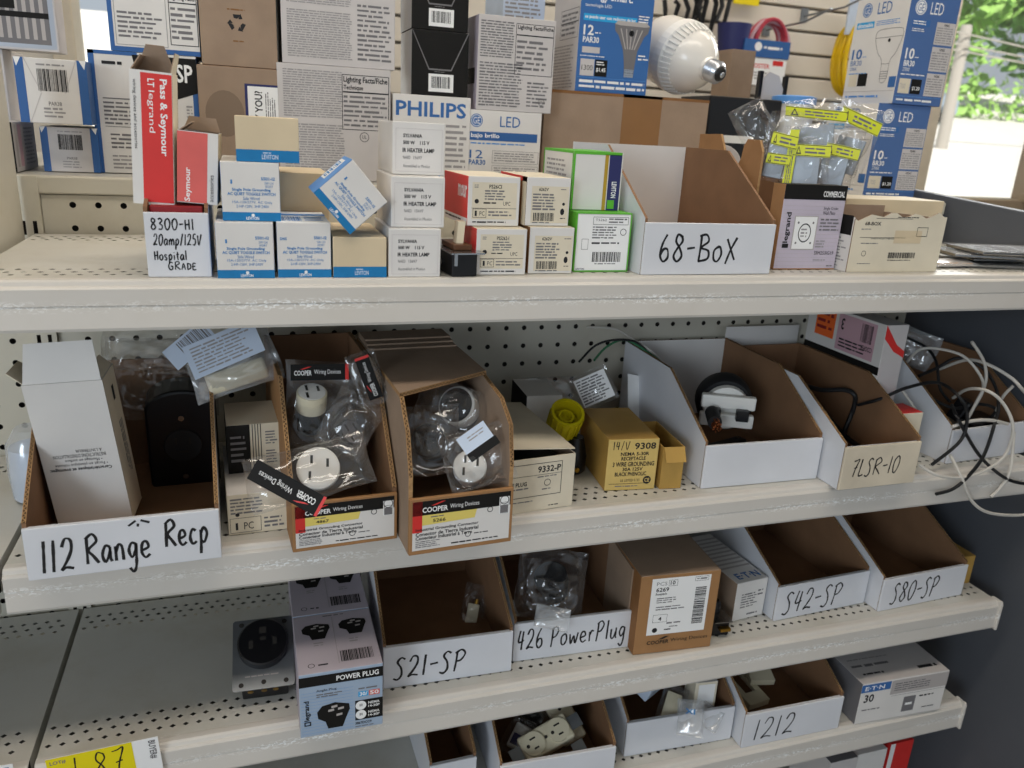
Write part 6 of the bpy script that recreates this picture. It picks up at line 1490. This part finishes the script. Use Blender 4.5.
D.text(.16,.115,.44,.165,'COOPER','black',True).text(.46,.115,.94,.175,'Wiring Devices','black').poly([(.30,.175),(.38,.21),(.44,.21),(.36,.175)],'black'); D.build('printed_label', b62.body)
m = MB(); m.prism([(-wd/2-.002,-.03,0),(-wd/2-.002,.052,0),(-wd/2-.002,.052,h6),(-wd/2-.002,-.03,h6*.97)], (.0018,0,0), 'kraft_grey'); m.build('side_flap', b62.root, recalc=True)
# Eaton box and a bare black device
A, yw, wd = frame_px((731.7,621.7), (762.4,612), ZC, math.radians(6)); h7 = height_px(A, yw, (733.7,585))
be = carton('breaker_box', 'narrow white and grey box with blue lettering between brown carton and S42-SP bin', A, yw, wd, h7, .125, body='white_card', sides={'left':'kraft_grey'})
D = Decal(be.front); D.greek(.2,.30,.75,.70,6,'ink_grey').greek(.45,.08,.9,.16,1,'ink_grey').greek(.72,.55,.9,.75,2,'ink_grey'); D.build('printed_front', be.body)
D = Decal(be.top)
for i in range(9): D.rect(.04,.28+.075*i,.96,.31+.075*i,'grey_label')
D.up(); D.text(.18,.06,.90,.17,'E·T·N','philips_blue',True); D.build('printed_top', be.body)
C = on_z((722,636), ZC); r = thing('toggle_switch', 'bare black device with steel strap in front of the narrow white box', 'switch', (C.x-.001, C.y+.014, ZC), (0,0,-.1))
m = MB(); m.box((-.0115,-.012,0),(.0115,.040,.022),'black_plastic'); m.build('housing', r, bevel=.001); m = MB(); m.box((-.012,-.018,.0222),(.012,.050,.0236),'steel'); m.build('strap', r); m = MB(); m.lathe([(.009,.0237),(.009,.034),(.006,.038)],'black_plastic',16,'z',(-.001,.012,0)); m.build('knob', r, smooth=True)
m = MB(); m.box((-.004,-.0195,.010),(.010,-.0125,.014),'brass'); m.build('terminal', r)
std_bin('white bin hand-lettered S42-SP, empty', (773.5,621.4), (863,600.3), .051, ZC, 'S42-SP', (.08,.18,.70,.80), .0027, math.radians(3.0), .22, .103, w_=.155)
s80 = std_bin('white bin hand-lettered S80-SP, empty, at the right end', (878,611.8), (961.4,592.7), .049, ZC, 'S80-SP', (.12,.20,.66,.82), .0027, math.radians(2.5), .22, .103, w_=.155)
C = on_y((968,572), .06)
ye = carton('small_box', 'small yellow box between the S80-SP bin and the grey end panel', (1.183, .050, ZC), 0.0, .027, .046, .09, body='yellow_card')
Decal(ye.front).ellipse(.5,.3,.004,'ink',14).build('printed_front', ye.body)
# ================================================================== fourth shelf
ZD = Z4+0.0006; HF4 = .053
def top_bin(label, tl, w_, yaw, hf=HF4, d=.225, hb=.110, txt=None, rect=None, right=False, inner='kraft_bin', grp='open white parts bins'):
    A = on_z(tl, ZD+hf); A.z = ZD
    if right: A -= Vector((math.cos(yaw), math.sin(yaw), 0))*w_
    b = bin_box('parts_bin', label, A, yaw, w_, d, hf, hb, .100, group=grp, back_in=inner); side_flutes(b, hf, hb, .100)
    if txt: D = Decal(b.front); D.write(txt, *rect, .0018, .1, .004); D.build('marker_lettering', b.body)
    return b
n1 = top_bin('narrow white bin, dark inside, at the bottom edge of the picture', (430,767), .058, 0.02)
n2 = top_bin('unmarked white bin holding loose receptacles, bottom shelf', (616.6,746.8), .150, math.radians(-2), right=True)
A, yw, w0 = frame_px((623.8,757), (729.7,741.6), ZD, math.radians(-2.5))
n3 = bin_box('parts_bin', 'unmarked white bin of bags and small boxes, beside the 1212 bin', A, yw, w0, .225, .053, .108, .100, group='open white parts bins', back_in='kraft_bin'); side_flutes(n3, .053, .108, .100)
n4 = std_bin('white bin hand-lettered 1212 with ivory switch parts', (741,748.3), (837.7,728.7), .053, ZD, '1212', (.10,.18,.50,.80), .0023, math.radians(-.5), .225, .108)
A, yw, wd = frame_px((854,724.6), (939,711), ZD, math.radians(-2)); h8 = height_px(A, yw, (864,684.5))
e30 = carton('breaker_box', 'white and grey carton with blue lettering and number 30, bottom shelf right', A, yw, wd, h8, .105, body='grey_card', sides={'front':'white_card','top':'grey_card','left':'ink_grey'})
D = Decal(e30.front); D.rect(0,.78,.33,.97,'philips_blue').rect(.34,.62,1,.97,'grey_label'); D.up(); D.text(.04,.82,.26,.92,'E·T·N','label_white',True).text(.05,.52,.16,.72,'30','ink',True).greek(.38,.68,.8,.9,4,'ink_grey').rect(.52,.12,.66,.50,'ink_grey').greek(.05,.30,.3,.36,1,'ink_grey').greek(.7,.42,.9,.5,1,'ink').greek(.76,.12,.94,.18,1,'ink_grey').hline(.36,.98,.58,.0006,'ink_faint'); D.up(); D.rect(.55,.28,.63,.34,'label_white'); D.build('printed_front', e30.body)
D = Decal(e30.top); D.rect(.06,.69,.6,.70,'ink_faint').greek(.06,.30,.50,.38,1,'ink_grey',.6).greek(.10,.60,.5,.66,1,'ink_grey',.6).greek(.08,.45,.6,.49,1,'ink_faint').greek(.1,.15,.4,.2,1,'ink',.6); D.build('printed_top', e30.body); D = Decal(e30.top); D.greek(.72,.12,.96,.2,1,'ink',.6); D.build('printed_mark', e30.body)
# ivory duplex receptacles
def duplex(label, C, R, mtl='ivory_plastic'):
    r = thing('duplex_receptacle', label, 'receptacle', C, R, 'loose duplex receptacles')
    m = MB(); m.box((-.0165,0,-.034),(.0165,.022,.034),mtl); m.build('housing', r, bevel=.003)
    m = MB(); m.box((-.0085,.003,-.050),(.0085,.0045,-.0345),'zinc'); m.build('strap', r); m = MB(); m.box((-.0085,.003,.0345),(.0085,.0045,.050),'zinc'); m.build('strap', r)
    for sz in (-1,1):
        m = MB(); m.lathe([(.0145,-.003),(.0145,-.0001)],mtl,20,'y',(0,0,sz*.0175)); m.build('outlet_face', r)
        for dx, h_ in ((-.006,.008),(.006,.0065)):
            m = MB(); m.box((dx-.0011,-.0033,sz*.0175+.001-h_/2),(dx+.0011,-.0031,sz*.0175+.001+h_/2),'cavity_dark'); m.build('slot', r)
        m = MB(); m.lathe([(.0023,-.0033),(.0023,-.0031)],'cavity_dark',12,'y',(0,0,sz*.0175-.008)); m.build('ground_hole', r)
    m = MB(); m.lathe([(.002,-.0012),(.002,-.0002)],'steel',10,'y'); m.build('center_screw', r)
    return r
B_ = n2.A; Yc = B_.y
rx = lambda C, roll, lean=0.0: face_cam(C, roll, lean)
C = on_z((546,737), ZD+.050); duplex('ivory duplex receptacle lying nearest the bin front', C, rx(C, math.radians(55), -.25))
C = on_z((563,716), ZD+.040); duplex('stained ivory duplex receptacle leaning behind the nearest one', C, rx(C, math.radians(-35), -.1), 'ivory_plastic')
C = on_z((520,738), ZD+.026); o = bag('plastic_bag', 'clear bag with a purple and white device among the receptacles', C, .040, .050, .022, rx(C, .4, -.2), 'clear_film', 71, .35, 16)
m = MB(); m.box((-.012,-.006,-.016),(.012,.004,.016),'white_plastic'); m.build('device', o, bevel=.002); m = MB(); m.box((-.009,-.0075,-.012),(.009,-.0063,.002),'navy'); m.build('purple_label', o)
C = on_z((532,722), ZD+.020); o = bag('plastic_bag', 'dark crumpled clear bag at the back of the receptacle bin', C, .060, .045, .030, rx(C, -.2, -.2), 'clear_film', 72, .5, 16)
m = MB(); m.box((-.016,-.006,-.012),(.016,.006,.010),'black_plastic'); m.build('device', o, bevel=.003)
# bags and boxes of the third bin
C = on_z((645,702), ZD+.055); p = carton('small_box', 'pale grey box tilted in the bag bin beside 1212', C, 0, .055, .022, .05, body='paper_blue', rot=Matrix.Rotation(.5,3,'Z') @ Matrix.Rotation(.35,3,'X'))
Decal(p.front).greek(.1,.2,.6,.8,3,'ink_grey').build('printed_front', p.body)
C = on_z((672,705), ZD+.050); o = bag('plastic_bag', 'clear bag with an ivory plate in the bag bin beside 1212', C, .035, .055, .020, rx(C, .15, -.2), 'clear_film', 73, .35, 16)
m = MB(); m.box((-.010,-.003,-.018),(.010,.003,.016),'ivory_plastic'); m.build('plate', o, bevel=.001)
C = on_z((702,696), ZD+.060); p2_ = carton('small_box', 'upright cream box at the right wall of the bag bin', C-Vector((.012,0,.052)), -.1, .032, .075, .03, body='cream_card', sides={'top':'white_card'})
Decal(p2_.front).rect(.15,.35,.9,.95,'label_white').build('printed_front', p2_.body)
C = on_y((690,718), n3.A.y-.009); o = bag('plastic_bag', 'clear bag flopping over the front of the bag bin', C, .034, .046, .012, rx(C, -.12), 'hazy_film', 74, .35, 16)
Decal(Face((-.008,-.0075,.004),(1,0,0),(0,0,1),.016,.008)).text(.1,.1,.9,.9,'XI','leviton_ink',True).build('mark', o)
C = on_z((708,716), ZD+.040); o = bag('plastic_bag', 'creamy clear bag stuffed at the right of the bag bin', C, .036, .030, .018, rx(C, .3), 'hazy_film', 75, .4, 14)
# ivory parts in the 1212 bin
def ivory_bracket(label, C, R, L=.10, wdt=.036):
    r = thing('switch_bracket', label, 'bracket', C, R, 'ivory switch parts')
    m = MB(); t_ = .010
    for a, b, c, d in ((-wdt/2,-L/2,wdt/2,-L/2+.02),(-wdt/2,L/2-.02,wdt/2,L/2),(-wdt/2,-L/2+.0202,-wdt/2+.009,L/2-.0202),(wdt/2-.009,-L/2+.0202,wdt/2,L/2-.0202)):
        m.box((a,b,0),(c,d,t_),'ivory_plastic')
    m.build('frame', r); m = MB(); m.box((-wdt/2+.0092,-L/2+.0204,.001),(wdt/2-.0092,L/2-.0204,.004),'brown_plastic'); m.build('recess', r)
    return r
Mb = n4.M
for k, (lp, rz, rx_, wh) in enumerate((((-.028,-.015,.022),.12,.12,'lying lowest along the left wall'),((.010,.010,.040),-.22,.22,'with an open window, on top of the pile'),((-.014,.045,.052),.35,.05,'at the back of the pile'))):
    C = Mb @ Vector(lp); ivory_bracket('ivory plastic bracket in the 1212 bin, '+wh, C, Matrix.Rotation(rz,3,'Z') @ Matrix.Rotation(rx_,3,'X'))
C = Mb @ Vector((-.045,.02,.012)); rr = thing('ivory_block', 'small ivory block against the left wall of the 1212 bin', 'part', C, (0,0,.3)); m = MB(); m.box((-.012,-.03,0),(.012,.03,.03),'ivory_plastic'); m.build('body', rr, bevel=.003); m = MB(); m.box((-.006,-.0305,.008),(.006,-.0301,.02),'brown_plastic'); m.build('opening', rr)
# ================================================================== base deck stock glimpsed below
ZE = -0.4296
def low(px, Y, w_, d_, mtl, nm, label, sides=None, rz=0.0):
    C = on_y(px, Y); return carton(nm, label, (C.x-w_/2, Y, ZE), rz, w_, C.z-ZE, d_, body=mtl, sides=sides)
lb = low((903,742), .045, .045, .10, 'red', 'low_carton', 'red carton low at the bottom right under the shelves', {'top':'red'})
Decal(lb.front).rect(.0,.3,.2,1,'label_white').build('printed_front', lb.body)
lb = low((872,752), .035, .060, .08, 'white_card', 'low_carton', 'open white carton below the lowest visible shelf')
C = on_y((873,749), .05); o = thing('device_lump', 'reddish brown moulded device on the low white carton', 'device', (lb.root.location.x, lb.root.location.y, lb.z+.0005)); m = MB(); m.lathe([(.020,0),(.024,.006),(.022,.016),(.010,.020)],'red_dark',16); m.build('body', o, smooth=True); m = MB(); m.lathe([(.006,.020),(.006,.026)],'brown_plastic',12); m.build('knob', o)
lb = low((845,760), .03, .050, .08, 'grey_card', 'low_carton', 'grey carton at the bottom edge beside the open white carton', {'top':'ink_grey'})
# ================================================================== lot tags on the third shelf lip
def lot_tag(label, tl, tr, Y=-.0062, ht=.055):
    a = on_y(tl, Y); b = on_y(tr, Y); u = (b-a); w_ = u.length; u.normalize(); v = Vector((-u.z,0,u.x)); n = u.cross(v)
    r = thing('lot_tag', label, 'tag', a-v*ht)
    m = MB(); m.prism([(0,0,0), tuple(u*w_), tuple(u*w_+v*ht), tuple(v*ht)], (0,.0006,0), 'label_white'); m.build('card', r, recalc=True)
    F_ = Face((0,0,0),u,v,w_,ht); return r, F_
r, F_ = lot_tag('yellow and white auction lot tag on the shelf lip, bottom left', (45,760.5), (157.5,736.5))
D = Decal(F_); D.rect(0,0,.76,1,'yellow_tag'); D.up(); D.text(.03,.86,.17,.94,'LOT#','ink_grey',True).text(.90,.55,.97,.95,'BUYER#','ink_grey',True,rot=270).write('1 87', .20,.34,.66,.93, .0018, .1, .003); D.build('printed_face', r)
r, F_ = lot_tag('white auction tag corner cut off by the left edge', (-75,778), (12.5,764))
D = Decal(F_); D.rect(0,0,.7,1,'yellow_tag'); D.up(); D.text(.88,.72,.95,.95,'BUYER','philips_blue',True,rot=270); D.build('printed_face', r)
